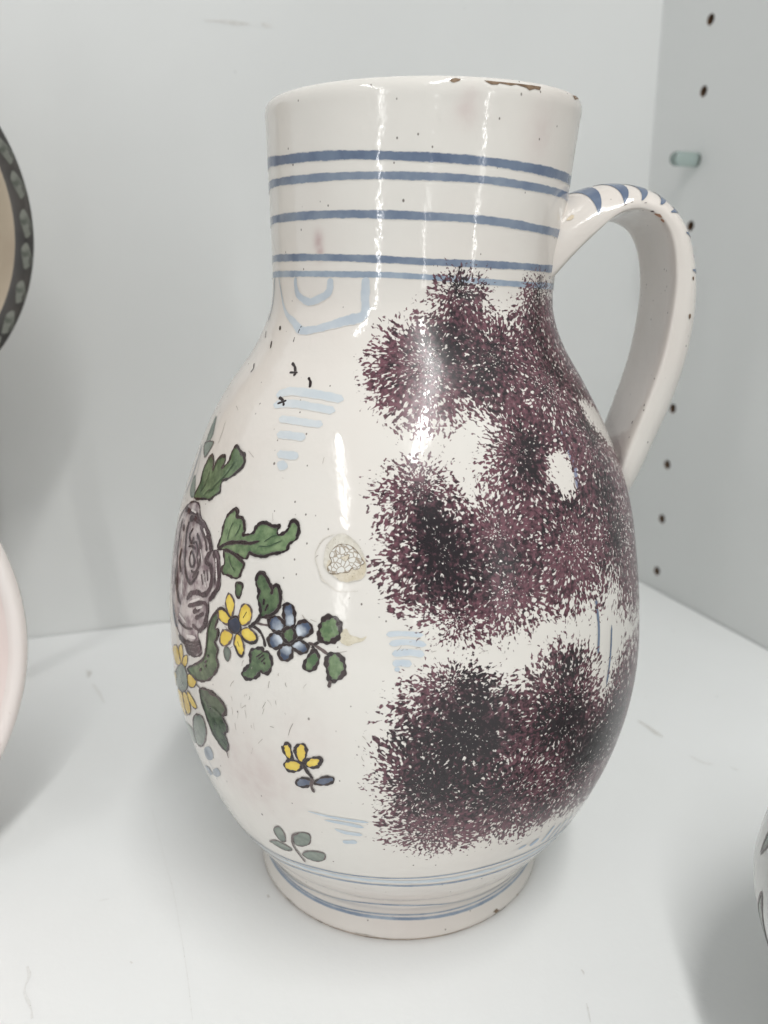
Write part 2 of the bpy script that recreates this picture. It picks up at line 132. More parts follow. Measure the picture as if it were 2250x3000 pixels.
["painted_leaf",{"f":[[-0.2689,99.04],[-0.244,99.81],[-0.2219,98.97],[-0.2109,97.25],[-0.2154,95.63],[-0.2369,94.09],[-0.2589,93.8],[-0.2685,95.44],[-0.2733,97.42]],"m":"green_light","o":0.61,"om":"outline"},{"s":[[-0.2582,93.88,0.54],[-0.2653,92.23,0.54]],"m":"outline_soft"}],
["painted_leaf",{"f":[[-0.9581,84.09],[-0.8852,87.0],[-0.8301,89.35],[-0.8048,91.97],[-0.7957,94.85],[-0.789,98.31],[-0.7624,101.42],[-0.7362,103.0],[-0.7301,101.65],[-0.7464,98.78],[-0.726,98.82],[-0.7285,96.82],[-0.7443,95.54],[-0.7277,94.21],[-0.7354,92.07],[-0.7241,90.3],[-0.7503,87.71],[-0.7965,85.1],[-0.868,83.35],[-0.9262,83.47]],"m":"green","o":0.37,"om":"outline"},{"s":[[-0.8852,87.0,0.39],[-0.8251,89.64,0.39],[-0.8021,92.02,0.38],[-0.7932,95.24,0.38],[-0.787,98.34,0.38],[-0.7624,101.42,0.37],[-0.7362,102.83,0.37]],"m":"outline"},{"s":[[-0.7267,98.97,0.47],[-0.7312,96.77,0.47],[-0.744,95.48,0.47],[-0.725,94.27,0.47],[-0.7333,92.11,0.47],[-0.7241,90.3,0.47],[-0.7503,87.71,0.47]],"m":"outline"},{"s":[[-0.7917,91.22,0.51],[-0.7822,91.6,0.51]],"m":"outline"},{"s":[[-0.8065,89.37,0.45],[-0.7921,90.2,0.45]],"m":"outline"},{"s":[[-0.848,86.33,0.52],[-0.8319,87.23,0.52]],"m":"outline"},{"s":[[-0.8074,88.31,0.45],[-0.7974,88.88,0.45]],"m":"outline"}],
["painted_leaf",{"f":[[-0.8559,81.33],[-0.8186,82.46],[-0.764,82.91],[-0.7159,81.95],[-0.6911,80.43],[-0.6975,78.87],[-0.7183,78.01],[-0.6984,76.35],[-0.6951,74.6],[-0.7136,73.38],[-0.701,71.07],[-0.7187,68.44],[-0.7498,68.92],[-0.7944,71.13],[-0.8233,74.87],[-0.852,78.53]],"m":"green_deep","o":0.39,"om":"outline"},{"s":[[-0.7174,68.68,0.23],[-0.7134,66.72,0.23]],"m":"outline_soft"},{"s":[[-0.7913,82.25,0.58],[-0.739,82.46,0.57],[-0.7011,81.26,0.57],[-0.6921,79.88,0.57],[-0.7145,78.1,0.57]],"m":"outline"},{"s":[[-0.7148,77.92,0.54],[-0.6952,76.07,0.54],[-0.6962,74.2,0.54]],"m":"outline"},{"s":[[-0.8003,77.72,0.26],[-0.7706,78.85,0.26],[-0.7227,77.9,0.25]],"m":"green_dark"}],
["painted_flower",{"f":[[-1.1758,83.8],[-1.0912,86.84],[-1.042,85.55],[-1.0401,82.99],[-1.1121,81.17],[-1.1495,82.22]],"m":"yellow_ochre","o":0.21,"om":"outline_soft"},{"f":[[-1.0482,87.23],[-1.0096,89.12],[-0.9973,86.71],[-1.0203,83.72],[-1.0415,84.45]],"m":"yellow_ochre","o":0.21,"om":"outline_soft"},{"f":[[-0.9984,85.95],[-0.9522,87.67],[-0.9552,85.61],[-0.9885,83.47],[-1.0231,82.71]],"m":"yellow_ochre","o":0.2,"om":"outline_soft"},{"f":[[-0.9542,82.73],[-0.8898,83.69],[-0.8812,82.3],[-0.9086,80.48],[-0.9552,79.76]],"m":"yellow_ochre","o":0.2,"om":"outline_soft"},{"f":[[-0.9699,77.84],[-0.9197,77.02],[-0.8953,75.46],[-0.9306,74.42],[-0.9798,75.64]],"m":"yellow_ochre","o":0.2,"om":"outline_soft"},{"f":[[-1.039,75.41],[-0.9837,76.3],[-0.9654,72.98],[-1.0104,69.96],[-1.0565,70.89]],"m":"yellow_ochre","o":0.21,"om":"outline_soft"},{"f":[[-1.1336,73.66],[-1.0543,74.55],[-1.051,69.44],[-1.0563,68.04],[-1.1561,67.15],[-1.1747,69.87]],"m":"yellow_ochre","o":0.21,"om":"outline_soft"},{"f":[[-1.2161,75.91],[-1.1189,78.07],[-1.1718,73.25],[-1.2353,72.48]],"m":"yellow_ochre","o":0.22,"om":"outline_soft"},{"f":[[-1.0896,80.85],[-1.0028,84.0],[-0.9622,82.15],[-0.9743,78.47],[-1.0493,75.29],[-1.1417,74.21],[-1.1424,76.97]],"m":"grey_green","o":0.21,"om":"outline_soft"},{"s":[[-0.8816,82.1,0.23],[-0.8399,81.74,0.23]],"m":"outline"}],
["painted_leaf",{"f":[[-0.9495,71.11],[-0.8849,73.86],[-0.849,73.38],[-0.8447,70.41],[-0.8832,65.99],[-0.9487,62.5],[-0.9988,62.01],[-0.9932,65.61]],"m":"grey_green","o":0.31,"om":"outline_soft"}],
["painted_leaf",{"f":[[-1.1557,62.88],[-1.0047,66.05],[-1.0073,61.28],[-1.1176,59.43]],"m":"grey_green"}],
["painted_sprig",{"f":[[-0.9124,62.91],[-0.851,65.8],[-0.8283,64.47],[-0.8513,61.81],[-0.9142,59.82]],"m":"grey_blue"},{"f":[[-0.8811,57.46],[-0.8266,60.07],[-0.8121,58.59],[-0.86,55.96],[-0.9021,55.31]],"m":"grey_blue"},{"f":[[-0.9914,54.67],[-0.9257,56.72],[-0.9125,54.91],[-0.9677,52.67]],"m":"grey_blue"},{"s":[[-0.895,64.35,0.24],[-0.8877,60.76,0.24],[-0.8696,57.43,0.24],[-0.8644,54.87,0.24]],"m":"grey_blue"}],
["painted_floret",{"f":[[-0.4383,76.26],[-0.4209,77.42],[-0.4109,76.72],[-0.4058,73.99],[-0.4199,73.39],[-0.437,74.88]],"m":"yellow","o":0.42,"om":"outline"},{"f":[[-0.3926,76.34],[-0.3757,77.8],[-0.3552,77.92],[-0.3507,75.92],[-0.3671,73.21],[-0.3867,74.32]],"m":"yellow","o":0.42,"om":"outline"},{"f":[[-0.4384,71.95],[-0.4118,73.36],[-0.3852,73.28],[-0.3707,72.42],[-0.3883,70.85],[-0.4217,70.23],[-0.4373,70.87]],"m":"yellow","o":0.43,"om":"outline"},{"f":[[-0.3592,73.32],[-0.3373,74.9],[-0.307,75.48],[-0.2948,75.12],[-0.3087,73.33],[-0.3395,72.55]],"m":"yellow","o":0.42,"om":"outline"},{"f":[[-0.3983,67.82],[-0.3746,69.21],[-0.3433,69.17],[-0.3451,67.8],[-0.3733,66.72],[-0.3947,66.73]],"m":"slate","o":0.37,"om":"outline"},{"f":[[-0.3283,68.83],[-0.2961,70.61],[-0.2611,71.06],[-0.2596,69.97],[-0.288,68.67],[-0.3185,68.42]],"m":"slate","o":0.36,"om":"outline"},{"s":[[-0.3671,73.21,0.66],[-0.3511,71.28,0.66],[-0.3325,69.7,0.66]],"m":"outline"},{"s":[[-0.3325,69.7,0.6],[-0.3411,67.67,0.61],[-0.3321,65.88,0.61]],"m":"outline_soft"},{"s":[[-0.4199,73.39,0.36],[-0.3746,73.44,0.36]],"m":"outline"},{"s":[[-0.3071,75.3,0.59],[-0.2957,75.12,0.59],[-0.3086,73.41,0.6]],"m":"outline"}],
["painted_sprig",{"f":[[-0.558,48.65],[-0.5236,50.5],[-0.5063,48.74],[-0.5141,45.3],[-0.5435,44.32],[-0.5601,46.22]],"m":"grey_green","o":0.19,"om":"outline_soft"},{"f":[[-0.6245,41.33],[-0.5637,43.62],[-0.4947,42.52],[-0.5437,40.35],[-0.5923,40.8]],"m":"grey_green","o":0.2,"om":"outline_soft"},{"f":[[-0.4636,48.45],[-0.4207,51.31],[-0.3807,51.38],[-0.3906,48.06],[-0.4308,45.78],[-0.4656,45.57]],"m":"grey_green","o":0.19,"om":"outline_soft"},{"f":[[-0.4444,42.38],[-0.3965,44.82],[-0.3359,45.3],[-0.3439,42.51],[-0.3826,40.72],[-0.427,40.62]],"m":"grey_green","o":0.2,"om":"outline_soft"},{"s":[[-0.4317,50.72,0.43],[-0.4653,48.78,0.43],[-0.4779,44.79,0.44],[-0.4621,41.09,0.44],[-0.447,38.32,0.44]],"m":"outline_soft"}],
["painted_leaf",{"f":[[-1.2126,144.11],[-1.1778,144.44],[-1.1102,140.47],[-1.1433,138.38],[-1.1858,138.18]],"m":"grey_green"}],
["painted_leaf",{"f":[[-1.0757,139.15],[-1.0613,138.03],[-1.1009,134.83],[-1.1441,135.47],[-1.1988,137.5]],"m":"grey_green","o":0.17,"om":"outline_soft"}],
["painted_leaf",{"f":[[-1.1883,128.83],[-1.1502,129.29],[-1.083,125.51],[-1.1215,124.3],[-1.1793,125.68]],"m":"grey_green"}],
["painted_stem",{"s":[[-1.2699,137.02,0.35],[-1.2327,134.21,0.83],[-1.224,128.03,0.9],[-1.2635,123.08,0.56]],"m":"grey_blue"},{"s":[[-1.2445,137.26,0.17],[-1.1577,131.72,0.17],[-1.1475,128.6,0.17]],"m":"grey_blue"}],
["painted_rose",{"f":[[-1.0765,123.85],[-0.9981,124.11],[-0.9589,121.92],[-0.8888,120.49],[-0.838,118.29],[-0.8104,115.81],[-0.7871,116.13],[-0.7613,114.79],[-0.7407,110.86],[-0.738,108.37],[-0.7587,106.34],[-0.7931,104.33],[-0.7916,101.75],[-0.8026,98.03],[-0.8575,95.43],[-0.8386,93.11],[-0.8297,91.18],[-0.8771,89.18],[-0.9419,88.88],[-1.0044,90.54],[-1.0684,92.2],[-1.1223,94.82],[-1.1739,98.21],[-1.2138,102.28],[-1.2563,108.03],[-1.262,113.53],[-1.2215,118.11],[-1.1481,121.77]],"m":"mauve","o":0.3,"om":"rose_dark"},{"s":[[-1.1575,121.0,0.91],[-1.056,121.44,0.88],[-0.9692,121.73,0.86]],"m":"rose_dark"},{"s":[[-1.0596,119.92,1.06],[-0.986,120.81,1.04],[-0.9068,120.11,1.02],[-0.845,117.9,1.01],[-0.8154,115.46,1.0]],"m":"rose_dark"},{"s":[[-0.938,119.83,0.51],[-0.8762,117.47,0.51],[-0.8466,115.01,0.5]],"m":"rose_dark"},{"s":[[-0.8173,115.43,0.83],[-0.8337,114.33,0.84],[-0.843,112.62,0.84],[-0.8059,112.17,0.83],[-0.7874,108.74,0.83],[-0.8061,106.13,0.84],[-0.8371,105.02,0.85],[-0.8746,104.94,0.85],[-0.9229,103.75,0.87],[-0.9628,101.61,0.88]],"m":"rose_dark"},{"s":[[-0.8053,115.59,0.83],[-0.7662,113.32,0.83],[-0.7478,110.76,0.82],[-0.7483,108.22,0.82],[-0.7729,105.82,0.83],[-0.793,104.48,0.84]],"m":"rose_dark"},{"s":[[-0.7893,114.97,0.39],[-0.7723,111.81,0.39],[-0.7687,108.46,0.39]],"m":"rose_dark"},{"s":[[-1.0531,119.4,0.59],[-1.0606,116.83,0.59],[-1.0414,113.46,0.59],[-1.0236,110.1,0.59],[-0.9989,107.48,0.59],[-0.9516,105.93,0.58],[-0.9223,106.76,0.58],[-0.8832,109.79,0.57]],"m":"rose_dark"},{"s":[[-0.9947,118.43,0.46],[-1.0164,116.3,0.47],[-0.9856,114.97,0.46],[-0.9692,116.71,0.46]],"m":"rose_dark"},{"s":[[-0.9502,117.89,0.57],[-0.9103,116.11,0.57],[-0.8882,113.52,0.57],[-0.8896,111.16,0.57],[-0.9072,108.81,0.57],[-0.9316,107.49,0.58]],"m":"rose_dark"},{"s":[[-0.978,112.08,0.47],[-0.9667,113.17,0.46],[-0.9381,112.14,0.46],[-0.9333,110.44,0.46],[-0.9534,109.8,0.46],[-0.9757,110.92,0.47],[-0.9754,112.13,0.46]],"m":"rose_dark"},{"s":[[-0.9503,108.95,0.35],[-0.921,108.86,0.34],[-0.9009,110.39,0.34],[-0.908,112.62,0.34]],"m":"rose_dark"},{"s":[[-0.9478,116.14,0.34],[-0.9189,114.51,0.34],[-0.9154,112.51,0.34]],"m":"rose_dark"},{"s":[[-0.9706,115.05,0.41],[-0.9494,115.82,0.4]],"m":"rose_dark"},{"s":[[-1.0078,113.71,0.35],[-0.9755,114.38,0.35],[-0.9419,114.16,0.34]],"m":"rose_dark"},{"s":[[-1.1573,118.46,0.4],[-1.1565,114.67,0.4],[-1.1392,110.21,0.4],[-1.1116,105.97,0.39],[-1.0604,100.69,0.39],[-1.0257,98.91,0.39]],"m":"rose_dark"},{"s":[[-1.0861,112.09,0.66],[-1.0871,108.95,0.66],[-1.0506,106.52,0.66]],"m":"rose_dark"},{"s":[[-1.1239,117.4,0.72],[-1.0956,116.29,0.72]],"m":"rose_dark"},{"s":[[-1.1149,104.32,0.43],[-1.0806,100.9,0.42],[-1.0453,99.12,0.42]],"m":"rose_dark"},{"s":[[-0.9475,100.24,0.7],[-0.8857,101.92,0.69],[-0.82,103.43,0.67],[-0.7978,102.23,0.67],[-0.8153,98.23,0.68],[-0.848,95.93,0.68]],"m":"rose_dark"},{"s":[[-0.8483,110.65,0.39],[-0.8294,108.06,0.39]],"m":"rose_dark"},{"s":[[-0.8285,111.25,0.34],[-0.8119,108.64,0.33]],"m":"rose_dark"},{"s":[[-0.8623,109.56,0.28],[-0.8438,107.24,0.28]],"m":"rose_dark"},{"s":[[-0.9018,99.65,0.75],[-0.8471,101.61,0.74]],"m":"rose_dark"},{"s":[[-0.8797,98.59,0.69],[-0.819,100.96,0.68]],"m":"rose_dark"},{"s":[[-0.9026,96.6,0.58],[-0.8487,96.21,0.57]],"m":"rose_dark"},{"s":[[-1.0511,94.54,0.36],[-0.9638,94.5,0.35],[-0.8966,95.66,0.35]],"m":"rose_dark"},{"s":[[-1.0432,90.56,1.03],[-0.9644,90.87,1.01],[-0.886,92.07,0.98],[-0.8398,93.55,0.97]],"m":"rose_dark"},{"s":[[-0.9656,89.41,1.72],[-0.8969,90.42,1.69],[-0.8366,92.4,1.65]],"m":"rose_dark"},{"s":[[-0.9418,88.73,0.88],[-0.8767,89.66,0.87]],"m":"rose_dark"},{"s":[[-1.1415,106.03,0.61],[-1.123,101.92,0.61]],"m":"rose_dark"},{"s":[[-0.8445,109.85,0.34],[-0.8213,107.04,0.34]],"m":"mauve_light"},{"s":[[-0.8947,114.88,0.34],[-0.8673,112.39,0.34]],"m":"mauve_light"},{"s":[[-0.9728,113.97,0.29],[-0.977,113.15,0.29]],"m":"mauve_light"},{"s":[[-0.7809,114.52,0.33],[-0.7558,109.51,0.33]],"m":"mauve_light"},{"s":[[-1.0333,106.54,0.36],[-1.0152,101.63,0.36]],"m":"mauve_light"},{"s":[[-0.8741,101.1,0.4],[-0.8304,102.36,0.39]],"m":"mauve_light"},{"s":[[-1.0363,96.48,0.48],[-0.9583,95.86,0.47]],"m":"mauve_light"},{"s":[[-0.9514,92.75,0.59],[-0.8708,94.0,0.57]],"m":"mauve_light"},{"s":[[-1.0938,115.38,0.36],[-1.0835,112.76,0.36]],"m":"mauve_light"},{"s":[[-1.0644,122.0,0.35],[-1.0014,122.1,0.35]],"m":"mauve_light"},{"s":[[-0.9036,119.71,0.34],[-0.8723,118.4,0.34]],"m":"mauve_light"},{"s":[[-0.9325,101.46,0.41],[-0.8521,103.88,0.4]],"m":"mauve_light"},{"s":[[-1.1475,109.1,0.24],[-1.1361,105.49,0.24]],"m":"mauve_light"}],
["painted_petal",{"f":[[-1.1523,96.74],[-1.1002,95.33],[-1.0506,93.28],[-1.088,91.73],[-1.1341,93.22]],"m":"grey_blue"}],
["glaze_loss",{"f":[[-0.3018,118.1],[-0.3017,121.06],[-0.2881,122.82],[-0.2624,124.2],[-0.2365,124.41],[-0.2152,123.75],[-0.1856,122.3],[-0.165,120.29],[-0.1541,118.55],[-0.1538,116.68],[-0.1683,115.47],[-0.1941,115.06],[-0.2148,114.65],[-0.24,114.85],[-0.2629,115.79],[-0.2861,116.5]],"m":"loss_fill","o":0.12,"om":"loss_edge"},{"f":[[-0.2915,118.05],[-0.2847,118.94],[-0.2596,118.33],[-0.2163,118.53],[-0.1817,119.39],[-0.1649,120.06],[-0.1541,118.55],[-0.1538,116.68],[-0.1615,115.7],[-0.1718,115.57],[-0.187,115.04],[-0.2013,115.13],[-0.2148,114.65],[-0.2292,114.91],[-0.2399,114.8],[-0.2557,115.72],[-0.2664,115.78],[-0.2863,116.6]],"m":"bisque"},{"f":[[-0.2846,119.88],[-0.2722,121.31],[-0.255,122.13],[-0.2295,122.34],[-0.2067,121.91],[-0.1835,120.74],[-0.1714,119.74],[-0.1615,118.84],[-0.1732,118.28],[-0.1761,117.74],[-0.1915,117.38],[-0.2027,117.64],[-0.2138,116.77],[-0.2422,116.53],[-0.2491,116.28],[-0.2765,116.24],[-0.2875,117.33],[-0.275,118.67]],"m":"crackle","o":0.09,"om":"loss_line"},{"s":[[-0.2739,124.26,0.1],[-0.312,123.11,0.21],[-0.3294,121.32,0.17],[-0.3367,119.37,0.15],[-0.3183,116.72,0.13],[-0.302,114.81,0.27],[-0.2726,113.73,0.17],[-0.2498,112.8,0.1],[-0.2161,112.75,0.08],[-0.1745,113.14,0.07]],"m":"loss_edge"},{"f":[[-0.2443,119.61],[-0.2156,120.41],[-0.2178,119.57],[-0.2267,118.91],[-0.2373,119.28]],"m":"bisque","o":0.06,"om":"loss_line"}],
["glaze_loss",{"f":[[-0.2268,104.42],[-0.2086,105.18],[-0.1962,104.01],[-0.1754,103.67],[-0.1569,103.41],[-0.1411,103.97],[-0.1513,102.9],[-0.1793,102.27],[-0.2022,101.58],[-0.2304,102.5]],"m":"bisque2"}],
["rim_chip",{"f":[[0.2849,218.19],[0.3015,217.8],[0.3252,217.43],[0.3617,217.48],[0.3745,217.79],[0.4118,217.68],[0.4441,217.52],[0.4785,217.88],[0.5121,217.64],[0.5472,217.44],[0.5696,217.04],[0.6075,217.48],[0.6479,217.39],[0.6623,218.18],[0.5884,218.17],[0.4797,218.12],[0.3819,218.11]],"m":"chip_brown"}],
["rim_chip",{"f":[[0.0956,218.06],[0.1039,217.57],[0.1204,217.45],[0.1479,217.81],[0.1563,218.26],[0.1262,218.44]],"m":"chip_brown"}],
["rim_chip",{"f":[[1.0183,218.27],[1.041,217.42],[1.155,218.32],[1.1349,219.05]],"m":"chip_brown"}],
["foot_chip",{"f":[[-0.8661,1.57],[-0.8019,2.26],[-0.777,0.81],[-0.7858,0.83],[-0.8333,0.8]],"m":"chip_brown"}],
["foot_chip",{"f":[[0.6317,2.78],[0.6603,3.1],[0.7683,0.81],[0.7203,0.82],[0.6454,0.81]],"m":"chip_brown"}],
["foot_chip",{"f":[[0.8792,2.15],[0.91,1.6],[0.8868,1.58],[0.8713,1.6]],"m":"chip_brown"}],
["foot_chip",{"f":[[-0.3016,1.96],[-0.2212,2.17],[-0.1301,1.66],[-0.2229,0.82]],"m":"chip_brown"}],
["foot_chip",{"f":[[-0.5655,0.8],[-0.5355,1.68],[-0.5193,1.27],[-0.5421,0.8]],"m":"chip_brown"}],
["foot_chip",{"f":[[-0.1173,1.73],[0.0499,0.81],[0.2705,0.81],[0.4397,0.83],[0.265,0.83],[0.049,0.83],[-0.0921,0.81]],"m":"chip_brown"}],
["blue_stroke",{"s":[[0.7277,106.25,0.95],[0.7367,99.32,0.96],[0.7271,93.04,0.97]],"m":"band_blue"}],
["blue_stroke",{"s":[[0.8243,98.13,0.81],[0.8091,90.86,0.81],[0.7845,84.13,0.81]],"m":"band_blue"}],
["blue_stroke",{"s":[[0.734,147.0,0.82],[0.7268,140.88,1.39],[0.7319,136.12,1.39],[0.7115,130.8,0.97]],"m":"slate_wash"}],
["blue_stroke",{"s":[[0.4821,42.92,1.02],[0.5193,43.5,1.03]],"m":"band_blue_pale"}],
["blue_stroke",{"s":[[0.5482,41.92,1.88],[0.5873,43.79,1.88]],"m":"band_blue_pale"}],
["blue_stroke",{"s":[[0.6286,40.54,1.15],[0.6612,46.26,1.14]],"m":"band_blue_pale"}],
["blue_stroke",{"s":[[0.6779,39.37,0.68],[0.7152,45.32,0.67]],"m":"band_blue_pale"}],
["blue_stroke",{"s":[[0.7265,38.74,0.78],[0.7604,45.04,0.78]],"m":"band_blue_pale"}],
["blue_stroke",{"s":[[0.7944,37.42,0.6],[0.8065,45.05,0.59]],"m":"band_blue_pale"}],
